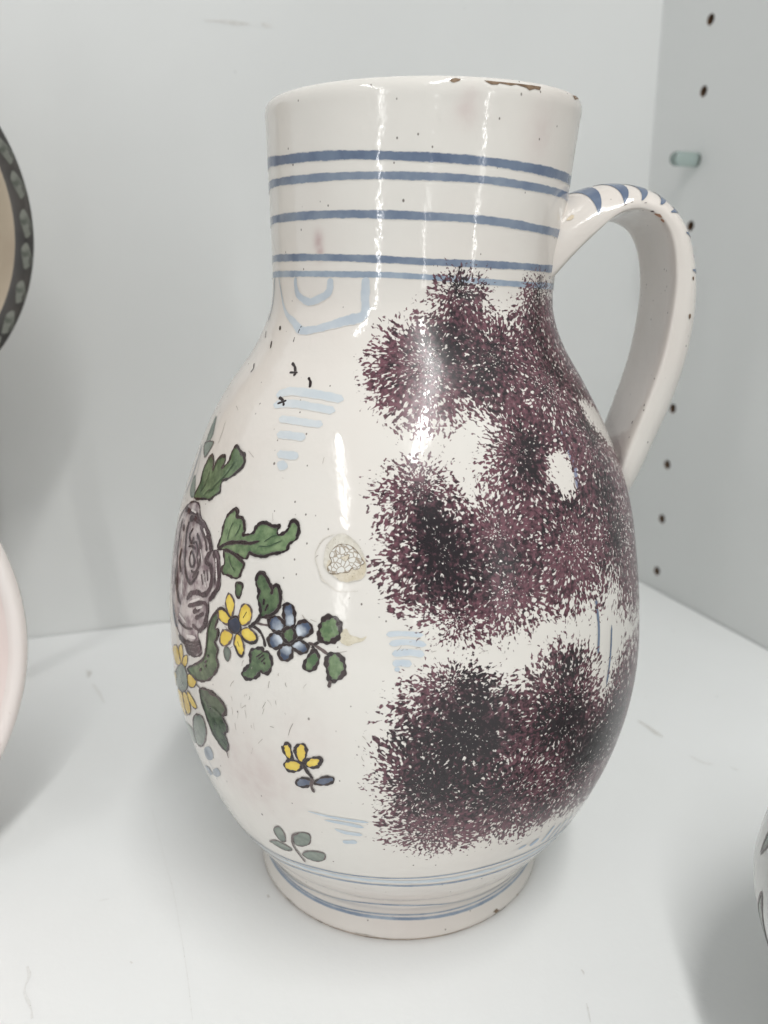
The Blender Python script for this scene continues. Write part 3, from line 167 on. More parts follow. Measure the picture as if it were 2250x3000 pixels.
["hair_scratches",{"s":[[-0.6419,88.49,0.12],[-0.6559,87.45,0.12],[-0.6636,86.53,0.12]],"m":"scratch"},{"s":[[-0.5961,94.1,0.12],[-0.6021,93.26,0.12],[-0.6028,92.51,0.12]],"m":"scratch"},{"s":[[-0.612,83.77,0.07],[-0.6139,83.03,0.07],[-0.6127,82.36,0.07]],"m":"scratch"},{"s":[[-0.5696,79.07,0.11],[-0.5702,78.69,0.11],[-0.5664,78.39,0.11]],"m":"scratch"},{"s":[[-0.5847,86.34,0.07],[-0.5826,86.14,0.07],[-0.5869,85.82,0.07]],"m":"scratch"},{"s":[[-0.5956,82.33,0.09],[-0.592,81.36,0.09],[-0.591,80.33,0.09]],"m":"scratch"},{"s":[[-0.5227,76.56,0.08],[-0.5346,75.69,0.08],[-0.5455,74.82,0.08]],"m":"scratch"},{"s":[[-0.5908,83.63,0.08],[-0.5914,83.32,0.08],[-0.5938,82.97,0.08]],"m":"scratch"},{"s":[[-0.4608,86.93,0.09],[-0.4604,86.44,0.09],[-0.4577,85.99,0.09]],"m":"scratch"},{"s":[[-0.4464,93.32,0.12],[-0.4493,93.01,0.12],[-0.447,92.77,0.12]],"m":"scratch"},{"s":[[-0.5558,93.16,0.09],[-0.5594,92.85,0.09],[-0.5571,92.64,0.09]],"m":"scratch"},{"s":[[-0.6284,81.52,0.07],[-0.6303,80.4,0.07],[-0.6355,79.23,0.07]],"m":"scratch"},{"s":[[-0.4204,91.63,0.11],[-0.4206,91.14,0.11],[-0.4167,90.71,0.11]],"m":"scratch"},{"s":[[-0.4948,86.58,0.05],[-0.4833,86.01,0.05],[-0.4772,85.34,0.05]],"m":"scratch"},{"s":[[-0.5087,84.29,0.12],[-0.5126,83.52,0.12],[-0.5176,82.71,0.12]],"m":"scratch"},{"s":[[-0.5894,86.18,0.06],[-0.5945,85.71,0.06],[-0.5946,85.34,0.06]],"m":"scratch"},{"s":[[-0.6473,96.37,0.09],[-0.655,96.03,0.09],[-0.661,95.73,0.09]],"m":"scratch"},{"s":[[-0.5,86.01,0.09],[-0.5087,85.06,0.09],[-0.5167,84.11,0.09]],"m":"scratch"},{"s":[[-0.4267,84.54,0.06],[-0.4229,84.39,0.06],[-0.4216,84.2,0.06]],"m":"scratch"},{"s":[[-0.5582,79.86,0.06],[-0.5575,78.97,0.06],[-0.5562,78.07,0.06]],"m":"scratch"},{"s":[[-0.4875,80.32,0.12],[-0.477,80.35,0.11],[-0.4721,80.27,0.11]],"m":"scratch"},{"s":[[-0.4838,91.08,0.09],[-0.4873,90.23,0.09],[-0.4888,89.39,0.09]],"m":"scratch"},{"s":[[-0.5926,83.44,0.1],[-0.6013,82.93,0.1],[-0.6106,82.39,0.1]],"m":"scratch"},{"s":[[-0.5711,86.09,0.11],[-0.5703,85.65,0.11],[-0.5746,85.11,0.11]],"m":"scratch"},{"s":[[-0.6492,77.88,0.11],[-0.649,76.96,0.11],[-0.6469,76.07,0.11]],"m":"scratch"},{"s":[[-0.6615,84.29,0.11],[-0.6572,83.75,0.11],[-0.6558,83.14,0.11]],"m":"scratch"},{"s":[[-0.5721,73.21,0.05],[-0.5771,72.27,0.05],[-0.5834,71.27,0.05]],"m":"scratch"},{"s":[[-0.5871,97.69,0.09],[-0.5948,97.24,0.1],[-0.606,96.74,0.1]],"m":"scratch"},{"s":[[-0.5188,101.02,0.07],[-0.5292,100.44,0.07],[-0.5435,99.82,0.07]],"m":"scratch"},{"s":[[-0.204,100.48,0.08],[-0.218,100.25,0.08],[-0.2325,99.99,0.08]],"m":"scratch"},{"s":[[-0.6603,81.65,0.1],[-0.6579,80.66,0.1],[-0.6591,79.58,0.1]],"m":"scratch"},{"s":[[-0.3528,140.06,0.09],[-0.3546,139.28,0.09],[-0.3552,138.52,0.09]],"m":"scratch"},{"s":[[-0.3416,92.34,0.05],[-0.3503,91.7,0.05],[-0.3559,91.06,0.05]],"m":"scratch"},{"s":[[-0.4564,101.31,0.09],[-0.4622,100.93,0.09],[-0.4628,100.62,0.09]],"m":"scratch"},{"s":[[-0.526,134.81,0.07],[-0.5236,134.72,0.07],[-0.5163,134.68,0.07]],"m":"scratch"},{"s":[[-0.9906,148.88,0.1],[-0.9665,148.41,0.1],[-0.947,147.92,0.1]],"m":"scratch"},{"s":[[-0.6092,76.51,0.07],[-0.6089,76.3,0.07],[-0.6076,76.11,0.07]],"m":"scratch"},{"s":[[-0.7055,81.13,0.1],[-0.6965,81.27,0.1],[-0.681,81.57,0.1]],"m":"scratch"},{"s":[[-0.4392,126.26,0.1],[-0.4514,126.07,0.1],[-0.4629,125.88,0.1]],"m":"scratch"},{"s":[[-0.2369,103.93,0.09],[-0.2297,103.79,0.09],[-0.2233,103.63,0.09]],"m":"scratch"},{"s":[[-0.1597,77.29,0.11],[-0.1575,76.63,0.11],[-0.1507,76.03,0.11]],"m":"scratch"},{"s":[[-0.7145,104.71,0.1],[-0.6963,104.7,0.1],[-0.6841,104.6,0.1]],"m":"scratch"},{"s":[[-0.5325,118.15,0.11],[-0.5278,117.92,0.11],[-0.5221,117.69,0.11]],"m":"scratch"},{"s":[[-0.1563,82.13,0.11],[-0.1497,81.68,0.11],[-0.1431,81.19,0.11]],"m":"scratch"},{"s":[[-0.537,127.16,0.07],[-0.5326,126.26,0.07],[-0.5279,125.35,0.07]],"m":"scratch"},{"s":[[-0.6949,100.21,0.11],[-0.684,99.95,0.11],[-0.6781,99.61,0.11]],"m":"scratch"},{"s":[[-0.8144,105.95,0.11],[-0.8281,105.61,0.11],[-0.8378,105.34,0.11]],"m":"scratch"},{"s":[[-0.744,139.42,0.09],[-0.721,138.77,0.09],[-0.6988,138.12,0.09]],"m":"scratch"},{"s":[[-0.3348,106.26,0.1],[-0.3239,106.08,0.1],[-0.311,105.92,0.1]],"m":"scratch"},{"s":[[-0.4484,126.45,0.08],[-0.4481,126.06,0.08],[-0.4465,125.66,0.08]],"m":"scratch"},{"s":[[-0.2779,107.72,0.08],[-0.2734,107.6,0.08],[-0.2728,107.47,0.08]],"m":"scratch"},{"s":[[-0.2012,111.67,0.08],[-0.2031,111.54,0.08],[-0.2057,111.39,0.08]],"m":"scratch"},{"s":[[-0.2961,104.33,0.07],[-0.3051,104.09,0.07],[-0.3132,103.85,0.07]],"m":"scratch"},{"s":[[-0.2647,138.36,0.05],[-0.2688,138.14,0.05],[-0.2769,137.89,0.05]],"m":"scratch"},{"s":[[-0.3256,119.68,0.11],[-0.332,119.39,0.11],[-0.335,119.11,0.11]],"m":"scratch"},{"s":[[-0.4421,109.64,0.06],[-0.4356,109.22,0.06],[-0.4302,108.79,0.06]],"m":"scratch"},{"s":[[0.3623,103.03,0.09],[0.3695,103.03,0.09],[0.3754,103.02,0.09]],"m":"scratch"},{"s":[[-0.0443,101.01,0.09],[-0.0339,101.67,0.09],[-0.028,102.34,0.09]],"m":"scratch"},{"s":[[0.3004,103.67,0.09],[0.3152,103.79,0.09],[0.3253,103.95,0.09]],"m":"scratch"},{"s":[[0.3064,103.13,0.09],[0.3154,103.04,0.09],[0.32,103.01,0.09]],"m":"scratch"},{"s":[[0.0168,101.68,0.09],[0.0221,101.76,0.09],[0.0314,101.83,0.09]],"m":"scratch"},{"s":[[-0.0037,103.0,0.09],[-0.0017,103.01,0.09],[0.0043,103.03,0.09]],"m":"scratch"},{"s":[[0.2314,100.16,0.09],[0.2431,100.24,0.09],[0.2568,100.28,0.09]],"m":"scratch"},{"s":[[0.2449,101.55,0.09],[0.2579,101.57,0.09],[0.272,101.61,0.09]],"m":"scratch"},{"s":[[-0.0294,101.17,0.09],[-0.0238,101.36,0.09],[-0.0218,101.54,0.09]],"m":"scratch"},{"s":[[0.2208,100.94,0.09],[0.2261,101.15,0.09],[0.231,101.35,0.09]],"m":"scratch"},{"s":[[0.0685,100.81,0.09],[0.076,100.94,0.09],[0.0848,101.05,0.09]],"m":"scratch"},{"s":[[0.3195,102.77,0.09],[0.3317,102.83,0.09],[0.3427,102.88,0.09]],"m":"scratch"},{"s":[[-0.0149,101.35,0.09],[-0.0119,101.38,0.09],[-0.0066,101.41,0.09]],"m":"scratch"},{"s":[[0.3992,100.23,0.09],[0.4085,100.18,0.09],[0.4147,100.16,0.09]],"m":"scratch"},{"s":[[-0.4158,79.28,0.15],[-0.4079,80.92,0.15],[-0.395,82.63,0.15]],"m":"scratch"},{"s":[[-1.0036,139.11,0.16],[-1.0075,141.94,0.16],[-1.0238,144.73,0.16]],"m":"scratch"},{"s":[[-0.3664,107.01,0.14],[-0.3498,105.88,0.14],[-0.3291,104.8,0.14]],"m":"scratch"},{"s":[[-0.3364,101.12,0.14],[-0.3229,99.84,0.14],[-0.3061,98.61,0.14]],"m":"scratch"}]]
BANDS=[
{"p":[[-0.6328,32.16,1.56],[-0.459,34.79,1.5],[-0.3033,35.6,1.48],[-0.1449,36.2,1.46],[-0.0116,36.13,1.45],[0.1216,36.25,1.46],[0.2587,36.49,1.47],[0.406,36.7,1.48],[0.5434,36.13,1.51]],"m":"dash_blue2"},
{"p":[[-1.2918,206.96,2.04],[-1.0129,205.96,1.94],[-0.7757,205.6,1.86],[-0.5562,205.16,1.81],[-0.3759,204.82,1.78],[-0.2005,204.34,1.76],[0.038,203.9,1.75],[0.2838,203.61,1.77],[0.4193,203.41,1.79],[0.572,203.14,1.82],[0.7579,203.04,1.87],[0.9347,202.96,1.92],[1.2274,203.09,2.02]],"m":"band_blue"},
{"p":[[-1.2476,202.35,1.78],[-0.7795,201.4,1.64],[-0.5271,201.12,1.59],[-0.3218,200.83,1.56],[-0.0751,200.48,1.55],[0.1674,200.21,1.55],[0.433,199.93,1.58],[0.6801,199.54,1.63],[0.9122,199.49,1.68],[1.175,199.57,1.76]],"m":"band_blue2"},
{"p":[[-1.2664,194.53,1.91],[-0.7873,193.95,1.76],[-0.4535,193.6,1.69],[-0.1875,193.11,1.67],[0.0613,192.71,1.66],[0.3208,192.39,1.68],[0.5471,191.87,1.72],[0.8028,191.29,1.78],[1.1785,191.11,1.89]],"m":"band_blue2"},
{"p":[[-1.2524,185.8,1.67],[-0.7959,185.26,1.55],[-0.5255,184.88,1.5],[-0.2412,184.36,1.47],[0.0173,183.78,1.46],[0.2808,183.5,1.47],[0.5886,183.28,1.51],[0.9271,183.11,1.59],[1.3624,183.27,1.71]],"m":"band_blue2"},
{"p":[[-1.2213,182.12,1.41],[-0.7948,181.74,1.32],[-0.446,181.38,1.26],[-0.1706,181.14,1.24],[0.0886,180.6,1.24],[0.2911,180.11,1.25],[0.5189,179.62,1.28],[0.8177,179.32,1.33],[1.2418,179.28,1.42]],"m":"band_blue3"},
{"p":[[-0.6131,34.49,0.67],[-0.4612,36.47,0.65],[-0.3278,37.04,0.64],[-0.1878,37.67,0.63],[-0.0126,38.15,0.62],[0.1173,38.5,0.63],[0.2502,38.91,0.63],[0.392,39.29,0.64],[0.5005,38.81,0.65]],"m":"band_blue4"},
{"p":[[-0.6615,29.22,1.11],[-0.4732,32.26,1.06],[-0.3111,33.16,1.04],[-0.1475,33.84,1.03],[-0.0106,33.92,1.03],[0.1268,33.75,1.03],[0.2687,33.88,1.04],[0.4235,33.79,1.05],[0.579,33.47,1.08]],"m":"band_blue4"},
{"p":[[-0.7191,9.62,0.62],[-0.522,12.6,0.6],[-0.3009,15.18,0.59],[-0.117,15.94,0.58],[0.0602,15.78,0.58],[0.2447,14.74,0.59],[0.4701,11.72,0.6]],"m":"band_blue4"},
{"p":[[-0.4975,8.28,0.61],[-0.2535,9.02,0.6],[0.0064,9.34,0.59],[0.2016,9.02,0.6],[0.3824,8.89,0.6]],"m":"band_blue4"},
{"p":[[-0.6293,7.27,1.07],[-0.4664,7.47,1.05],[-0.2535,7.77,1.04],[-0.057,7.96,1.03],[0.0719,7.75,1.03],[0.2032,7.56,1.03],[0.4139,7.39,1.05]],"m":"band_blue4"}]
SPONGE=[
[[0.089,181.8],[0.177,182.6],[0.292,183.1],[0.408,181.5],[0.47,179.0],[0.494,175.7],[0.571,174.6],[0.658,175.5],[0.703,178.3],[0.758,181.8],[0.879,182.8],[1.024,181.0],[1.75,178.0],[2.1,156.0],[2.2,123.6],[2.1,97.6],[1.6,93.6],[1.095,93.4],[0.939,95.8],[0.859,100.2],[0.842,106.2],[0.791,101.5],[0.729,101.3],[0.677,103.4],[0.608,103.2],[0.537,103.1],[0.465,104.0],[0.434,102.6],[0.369,102.1],[0.314,101.0],[0.248,101.1],[0.198,99.9],[0.161,101.6],[0.112,100.6],[0.082,102.3],[0.064,104.6],[0.028,105.8],[-0.014,106.9],[-0.069,109.2],[-0.114,112.5],[-0.136,115.8],[-0.145,119.2],[-0.156,122.5],[-0.133,125.6],[-0.149,128.5],[-0.159,131.5],[-0.163,135.3],[-0.129,138.1],[-0.066,140.9],[0.014,141.4],[0.065,140.9],[0.108,140.1],[0.149,138.5],[0.181,136.1],[0.211,132.7],[0.24,135.9],[0.263,139.0],[0.247,141.4],[0.27,143.7],[0.329,146.5],[0.31,148.2],[0.258,148.3],[0.188,146.3],[0.123,145.4],[0.076,144.7],[0.015,144.3],[-0.031,145.5],[-0.085,146.1],[-0.127,148.1],[-0.192,151.3],[-0.252,155.5],[-0.274,159.1],[-0.284,163.5],[-0.262,168.2],[-0.206,170.7],[-0.145,172.3],[-0.081,173.1],[-0.005,173.5],[0.082,173.9],[0.034,176.3],[0.059,179.3]],
[[0.023,98.0],[0.074,98.3],[0.131,99.0],[0.182,99.2],[0.222,98.5],[0.275,96.4],[0.323,94.1],[0.381,94.5],[0.411,95.9],[0.436,98.6],[0.486,100.6],[0.546,101.0],[0.61,99.2],[0.692,96.9],[0.743,90.8],[0.777,85.3],[0.832,88.9],[0.898,92.7],[1.069,92.2],[1.6,92.2],[2.0,84.2],[2.0,47.2],[1.6,37.2],[1.003,45.0],[0.982,42.6],[0.782,46.4],[0.631,48.4],[0.544,48.5],[0.474,46.9],[0.388,47.6],[0.31,50.1],[0.225,49.4],[0.166,48.1],[0.082,47.9],[0.007,48.9],[-0.053,50.5],[-0.103,53.8],[-0.117,58.3],[-0.11,63.7],[-0.114,68.1],[-0.145,70.5],[-0.139,73.1],[-0.138,78.0],[-0.124,81.7],[-0.088,84.6],[-0.097,87.2],[-0.079,89.8],[-0.053,92.9],[-0.016,95.9]]]
GAPS=[
[[0.625,138.1],[0.687,138.8],[0.713,135.4],[0.692,131.4],[0.635,130.4],[0.599,132.9],[0.598,135.8]],
[[1.025,149.4],[1.209,146.5],[1.361,140.7],[1.352,136.1],[1.203,136.8],[1.114,141.5],[1.02,145.1]]]
DABS=[[0.259,177.8],[0.943,178.0],[0.076,161.0],[0.453,162.4],[0.765,155.1],[0.453,140.7],[0.025,134.0],[0.099,121.1],[0.287,124.3],[0.332,112.6],[0.958,140.1],[0.624,119.3],[0.918,118.2],[0.149,107.4],[0.181,82.8],[0.044,69.4],[0.561,83.7],[0.906,70.4],[0.357,64.1],[0.641,64.2],[0.13,93.5],[0.093,57.8],[1.75,120.0],[1.8,80.0],[1.7,50.0],[2.0,100.0]]
DARK=[[0.211,166.1,9.1,0.68],[0.444,161.1,8.0,0.68],[0.256,179.0,4.8,0.77],[0.938,178.9,3.9,0.77],[0.853,167.7,6.4,0.59],[0.099,122.6,8.2,0.72],[0.124,115.9,7.8,0.55],[0.062,128.7,5.6,0.59],[0.513,142.9,5.1,0.85],[0.473,135.8,4.7,0.68],[0.322,118.8,6.1,0.51],[0.91,129.3,7.2,0.77],[0.979,142.3,5.2,0.68],[0.918,118.2,6.8,0.59],[0.882,158.6,7.2,0.55],[0.647,128.9,6.8,0.55],[1.072,150.9,6.2,0.5],[0.331,153.7,5.9,0.35],[0.499,122.9,5.8,0.35],[0.181,82.3,10.6,1.1],[0.05,69.4,9.1,0.85],[0.563,80.8,8.2,1.02],[0.901,71.1,9.5,0.94],[0.221,94.3,6.4,0.59],[0.701,68.2,9.1,0.85],[0.277,66.5,10.2,0.59],[-0.035,82.0,4.9,0.42],[0.588,93.8,5.5,0.77],[0.496,57.4,7.1,0.42]]
TINT=[[-0.664,188.5,2.3,1.1],[-0.65,186.2,2.0,1.0],[0.203,213.2,4.1,0.5],[0.708,210.3,7.0,0.35],[-0.603,65.5,13.3,0.5],[-0.349,79.7,8.9,0.2],[-0.116,18.1,21.0,0.25]]


# ------------------------------------------------------------------ node helpers
def srgb(r, g, b):
    f = lambda c: (c / 255 / 12.92) if c / 255 <= 0.04045 else ((c / 255 + 0.055) / 1.055) ** 2.4
    return (f(r), f(g), f(b), 1)

class NT:
    def __init__(s, tree):
        s.t = tree
    def n(s, typ, **kw):
        nd = s.t.nodes.new(typ)
        for k, v in kw.items():
            setattr(nd, k, v)
        return nd
    def put(s, sock, v):
        if hasattr(v, 'links') or isinstance(v, bpy.types.NodeSocket):
            s.t.links.new(v, sock)
        else:
            sock.default_value = v
    def math(s, op, a, b=0.0, c=0.0, clamp=False):
        nd = s.n('ShaderNodeMath', operation=op, use_clamp=clamp)
        s.put(nd.inputs[0], a); s.put(nd.inputs[1], b); s.put(nd.inputs[2], c)
        return nd.outputs[0]
    def mix(s, f, a, b):
        nd = s.n('ShaderNodeMix', data_type='RGBA')
        s.put(nd.inputs[0], f); s.put(nd.inputs[6], a); s.put(nd.inputs[7], b)
        return nd.outputs[2]
    def ramp(s, v, lo, hi, a=0.0, b=1.0):
        nd = s.n('ShaderNodeMapRange', interpolation_type='SMOOTHSTEP')
        s.put(nd.inputs[0], v); s.put(nd.inputs[1], lo); s.put(nd.inputs[2], hi)
        s.put(nd.inputs[3], a); s.put(nd.inputs[4], b)
        return nd.outputs[0]
    def obj(s):
        return s.n('ShaderNodeTexCoord').outputs['Object']
    def noise(s, vec, scale, detail=2.0, rough=0.5, dist=0.0):
        nd = s.n('ShaderNodeTexNoise')
        s.put(nd.inputs['Vector'], vec)
        nd.inputs['Scale'].default_value = scale
        nd.inputs['Detail'].default_value = detail
        nd.inputs['Roughness'].default_value = rough
        nd.inputs['Distortion'].default_value = dist
        return nd.outputs[0]
    def vor(s, vec, scale, feature='F1'):
        nd = s.n('ShaderNodeTexVoronoi', feature=feature)
        s.put(nd.inputs['Vector'], vec)
        nd.inputs['Scale'].default_value = scale
        return nd
    def attr(s, name):
        return s.n('ShaderNodeAttribute', attribute_name=name).outputs['Fac']
    def scalev(s, vec, sx, sy, sz):
        nd = s.n('ShaderNodeMapping')
        s.put(nd.inputs[0], vec)
        nd.inputs[3].default_value = (sx, sy, sz)
        return nd.outputs[0]

MATS = {}
def material(name):
    m = bpy.data.materials.new(name)
    m.use_nodes = True
    MATS[name] = m
    t = NT(m.node_tree)
    b = m.node_tree.nodes['Principled BSDF']
    return m, t, b

# sponged manganese laid over whatever colour is below; driven by the brushed-on amount
def sponge_group():
    g = bpy.data.node_groups.new('sponged_manganese', 'ShaderNodeTree')
    g.interface.new_socket('Color', in_out='INPUT', socket_type='NodeSocketColor')
    g.interface.new_socket('Color', in_out='OUTPUT', socket_type='NodeSocketColor')
    g.interface.new_socket('Mask', in_out='OUTPUT', socket_type='NodeSocketFloat')
    t = NT(g)
    gi, go = t.n('NodeGroupInput'), t.n('NodeGroupOutput')
    co = t.obj()
    cover, dark = t.attr('cover'), t.attr('dark')
    at = t.n('ShaderNodeAttribute', attribute_name='dab')
    q = t.n('ShaderNodeVectorMath', operation='SUBTRACT')
    t.put(q.inputs[0], co); t.put(q.inputs[1], at.outputs['Vector'])
    ln = t.n('ShaderNodeVectorMath', operation='LENGTH')
    t.put(ln.inputs[0], q.outputs[0])
    # pores smear outwards from the middle of each dab: length ~ r^0.5
    k = t.math('POWER', t.math('DIVIDE', t.math('ADD', ln.outputs['Value'], 0.0015), 0.010), -0.48)
    sc = t.n('ShaderNodeVectorMath', operation='SCALE')
    t.put(sc.inputs[0], q.outputs[0]); t.put(sc.inputs['Scale'], k)
    rad = t.n('ShaderNodeVectorMath', operation='ADD')
    t.put(rad.inputs[0], sc.outputs[0]); t.put(rad.inputs[1], at.outputs['Vector'])
    pc = rad.outputs[0]
    n1 = t.noise(pc, 1560, 1.0, 0.5, 0.5)
    n2 = t.noise(co, 280, 1.0, 0.5)
    n4 = t.noise(co, 1500, 1.0, 0.5)
    n = t.math('ADD', t.math('ADD', t.math('MULTIPLY', n1, 0.80), t.math('MULTIPLY', n4, 0.22)), t.math('MULTIPLY', n2, 0.14))
    n = t.math('SUBTRACT', n, 0.08)
    thr = t.math('ADD', t.math('MULTIPLY_ADD', cover, 0.375, 0.297), t.math('MULTIPLY', dark, 0.05))
    gap = t.math('SUBTRACT', thr, n)
    mask = t.ramp(gap, -0.032, 0.052)
    mask = t.math('MULTIPLY', mask, t.ramp(cover, 0.0, 0.05))
    # pinholes left by the pores of the sponge
    v = t.vor(pc, 930)
    sep = t.n('ShaderNodeSeparateColor')
    t.put(sep.inputs[0], v.outputs['Color'])
    size = t.math('MULTIPLY', t.math('SUBTRACT', 1.1, t.math('MULTIPLY', dark, 0.5)), t.ramp(sep.outputs[0], 0.4, 1.0, 0.0, 0.30))
    hole = t.ramp(t.math('SUBTRACT', v.outputs['Distance'], size), -0.08, 0.08)
    mask = t.math('MULTIPLY', mask, t.math('MAXIMUM', hole, t.math('MULTIPLY', dark, 0.3)))
    # where the sponge pressed harder the pigment is nearly black
    m1 = t.noise(co, 900, 2.0, 0.6)
    m2 = t.noise(co, 90, 2.0, 0.5)
    press = t.math('ADD', t.math('MULTIPLY_ADD', dark, 0.68, 0.22), t.math('ADD', t.math('MULTIPLY', t.math('SUBTRACT', m1, 0.5), 2.4), t.math('MULTIPLY', t.math('SUBTRACT', m2, 0.5), 0.6)))
    thick = t.ramp(t.math('ADD', press, t.math('MULTIPLY', gap, 0.9)), -0.05, 1.0)
    pig = t.mix(thick, srgb(110, 72, 82), srgb(31, 24, 29))
    pig = t.mix(t.ramp(gap, 0.0, 0.06, 0.45, 0.0), pig, srgb(64, 42, 49))
    out = t.mix(mask, gi.outputs[0], pig)
    t.put(go.inputs[1], mask)
    t.put(go.inputs[0], out)
    return g
SPG = sponge_group()

def glaze_finish(t, b, color, rough=0.1, bump=1.0):
    co = t.obj()
    g = t.n('ShaderNodeGroup', node_tree=SPG)
    t.put(g.inputs[0], color)
    t.put(b.inputs['Base Color'], g.outputs[0])
    rg = t.ramp(t.noise(co, 60, 3), 0.3, 0.75, rough * 0.7, rough * 1.5)
    t.put(b.inputs['Roughness'], t.math('MULTIPLY_ADD', g.outputs[1], 0.17, rg))
    b.inputs['IOR'].default_value = 1.52
    w = t.math('ADD', t.math('MULTIPLY', t.noise(co, 45, 2), 1.0), t.math('MULTIPLY', t.noise(co, 380, 2, 0.5), 0.12))
    bp = t.n('ShaderNodeBump')
    bp.inputs['Strength'].default_value = 0.42 * bump
    bp.inputs['Distance'].default_value = 0.0012
    t.put(bp.inputs['Height'], w)
    t.put(b.inputs['Normal'], bp.outputs[0])

def tin_glaze(name, white, pink, speck=1.0, rough=0.1, stain=0.0):
    m, t, b = material(name)
    co = t.obj()
    c = t.mix(t.ramp(t.noise(co, 14, 3), 0.38, 0.72), white, pink)
    c = t.mix(t.math('MULTIPLY', t.attr('tint'), t.ramp(t.noise(co, 300, 3), 0.25, 0.75, 0.35, 0.75)), c, srgb(178, 146, 146))
    if stain:
        c = t.mix(t.ramp(t.noise(co, 85, 4, 0.65), 0.60, 0.70, 0.0, stain), c, srgb(160, 132, 118))
    if speck:
        for sc, lim, rr in ((210, 0.70, 0.06), (430, 0.62, 0.085), (95, 0.9, 0.032)):
            v = t.vor(t.scalev(co, 1, 1, 0.75), sc)
            sep = t.n('ShaderNodeSeparateColor')
            t.put(sep.inputs[0], v.outputs['Color'])
            k = t.math('MULTIPLY', t.math('GREATER_THAN', sep.outputs[0], lim), t.ramp(v.outputs['Distance'], rr * 0.6, rr * 1.3, 0.8, 0.0))
            c = t.mix(k, c, srgb(70, 56, 50))
    glaze_finish(t, b, c, rough)
    return m
tin_glaze('tin_glaze', srgb(220, 217, 211), srgb(217, 210, 203))

def paint(name, a, b_, scale=240, lo=0.3, hi=0.7, edge=None, wash=None, rough=0.1, bleed=0.8, pool=None):
    m, t, b = material(name)
    co = t.obj()
    f = t.ramp(t.math('ADD', t.math('MULTIPLY', t.noise(co, scale, 3, 0.6), 0.7), t.math('MULTIPLY', t.noise(co, scale * 0.25, 2), 0.3)), lo, hi)
    c = t.mix(f, a, b_)
    if wash is not None:
        c = t.mix(t.ramp(t.math('ADD', t.attr('wash'), t.math('MULTIPLY', t.math('SUBTRACT', t.noise(co, 500, 2), 0.5), 0.5)), 0.35, 0.85), wash, c)
    if edge is not None:
        c = t.mix(t.math('MULTIPLY', t.ramp(t.noise(co, 900, 2, 0.6), 0.56, 0.66), 0.6), c, edge)
    if bleed:
        k = t.ramp(t.math('ADD', t.attr('bleed'), t.math('MULTIPLY', t.math('SUBTRACT', t.noise(co, 900, 2), 0.5), 1.2)), 0.3, 1.1, 0.0, bleed)
        c = t.mix(k, c, srgb(218, 214, 208))
    if pool is not None:
        k = t.ramp(t.math('ADD', t.attr('pool'), t.math('MULTIPLY', t.math('SUBTRACT', t.noise(co, 350, 3), 0.5), 1.6)), 0.35, 1.15, 0.0, 0.75)
        c = t.mix(k, c, pool)
    glaze_finish(t, b, c, rough)
    return m
G_WHITE = srgb(226, 221, 214)
paint('band_blue', srgb(89, 103, 128), srgb(113, 127, 147), 150)
paint('band_blue2', srgb(104, 118, 140), srgb(134, 146, 161), 150)
paint('band_blue3', srgb(132, 147, 165), srgb(164, 176, 188), 150)
paint('band_blue4', srgb(114, 130, 151), srgb(154, 166, 180), 220)
paint('band_blue_pale', srgb(140, 160, 185), srgb(170, 185, 200), 200)
paint('pale_blue', srgb(176, 186, 196), srgb(196, 203, 208), 140)
paint('pale_blue2', srgb(150, 162, 170), srgb(172, 181, 187), 140)
paint('dash_blue', srgb(194, 202, 207), srgb(207, 212, 214), 140)
paint('dash_blue2', srgb(178, 192, 204), srgb(202, 209, 214), 190)
paint('slate_wash', srgb(120, 125, 150), srgb(150, 155, 175), 300)
paint('outline', srgb(38, 30, 31), srgb(58, 46, 46), 500, bleed=0.25)
paint('outline_soft', srgb(74, 62, 62), srgb(112, 98, 96), 500, bleed=0.25)
paint('green', srgb(60, 80, 56), srgb(108, 128, 94), 420, pool=srgb(52, 68, 50))
paint('green_light', srgb(76, 102, 70), srgb(130, 150, 112), 420, pool=srgb(66, 88, 60))
paint('green_deep', srgb(44, 60, 46), srgb(82, 100, 76), 420, pool=srgb(38, 52, 42))
paint('green_dark', srgb(46, 66, 48), srgb(66, 90, 62), 400, bleed=0.25)
paint('grey_green', srgb(100, 112, 104), srgb(136, 145, 134), 420, pool=srgb(86, 98, 92))
paint('grey_blue', srgb(128, 138, 150), srgb(156, 164, 172), 260, pool=srgb(150, 158, 165))
paint('yellow', srgb(216, 188, 72), srgb(232, 208, 100), 260, pool=srgb(206, 170, 70))
paint('yellow_ochre', srgb(200, 168, 72), srgb(224, 198, 108), 260)
paint('navy', srgb(34, 40, 54), srgb(56, 66, 86), 300)
paint('slate', srgb(82, 92, 112), srgb(112, 120, 136), 300)
paint('petal_blue', srgb(54, 66, 90), srgb(82, 96, 120), 300, wash=srgb(204, 212, 220), pool=srgb(44, 54, 76))
paint('mauve', srgb(118, 100, 106), srgb(206, 197, 195), 300, 0.36, 0.64, pool=srgb(104, 86, 92))
paint('rose_dark', srgb(46, 35, 40), srgb(78, 60, 66), 500, bleed=0.25)
paint('mauve_light', srgb(212, 204, 202), srgb(226, 220, 217), 300)
paint('scratch', srgb(120, 110, 104), srgb(176, 168, 160), 600)

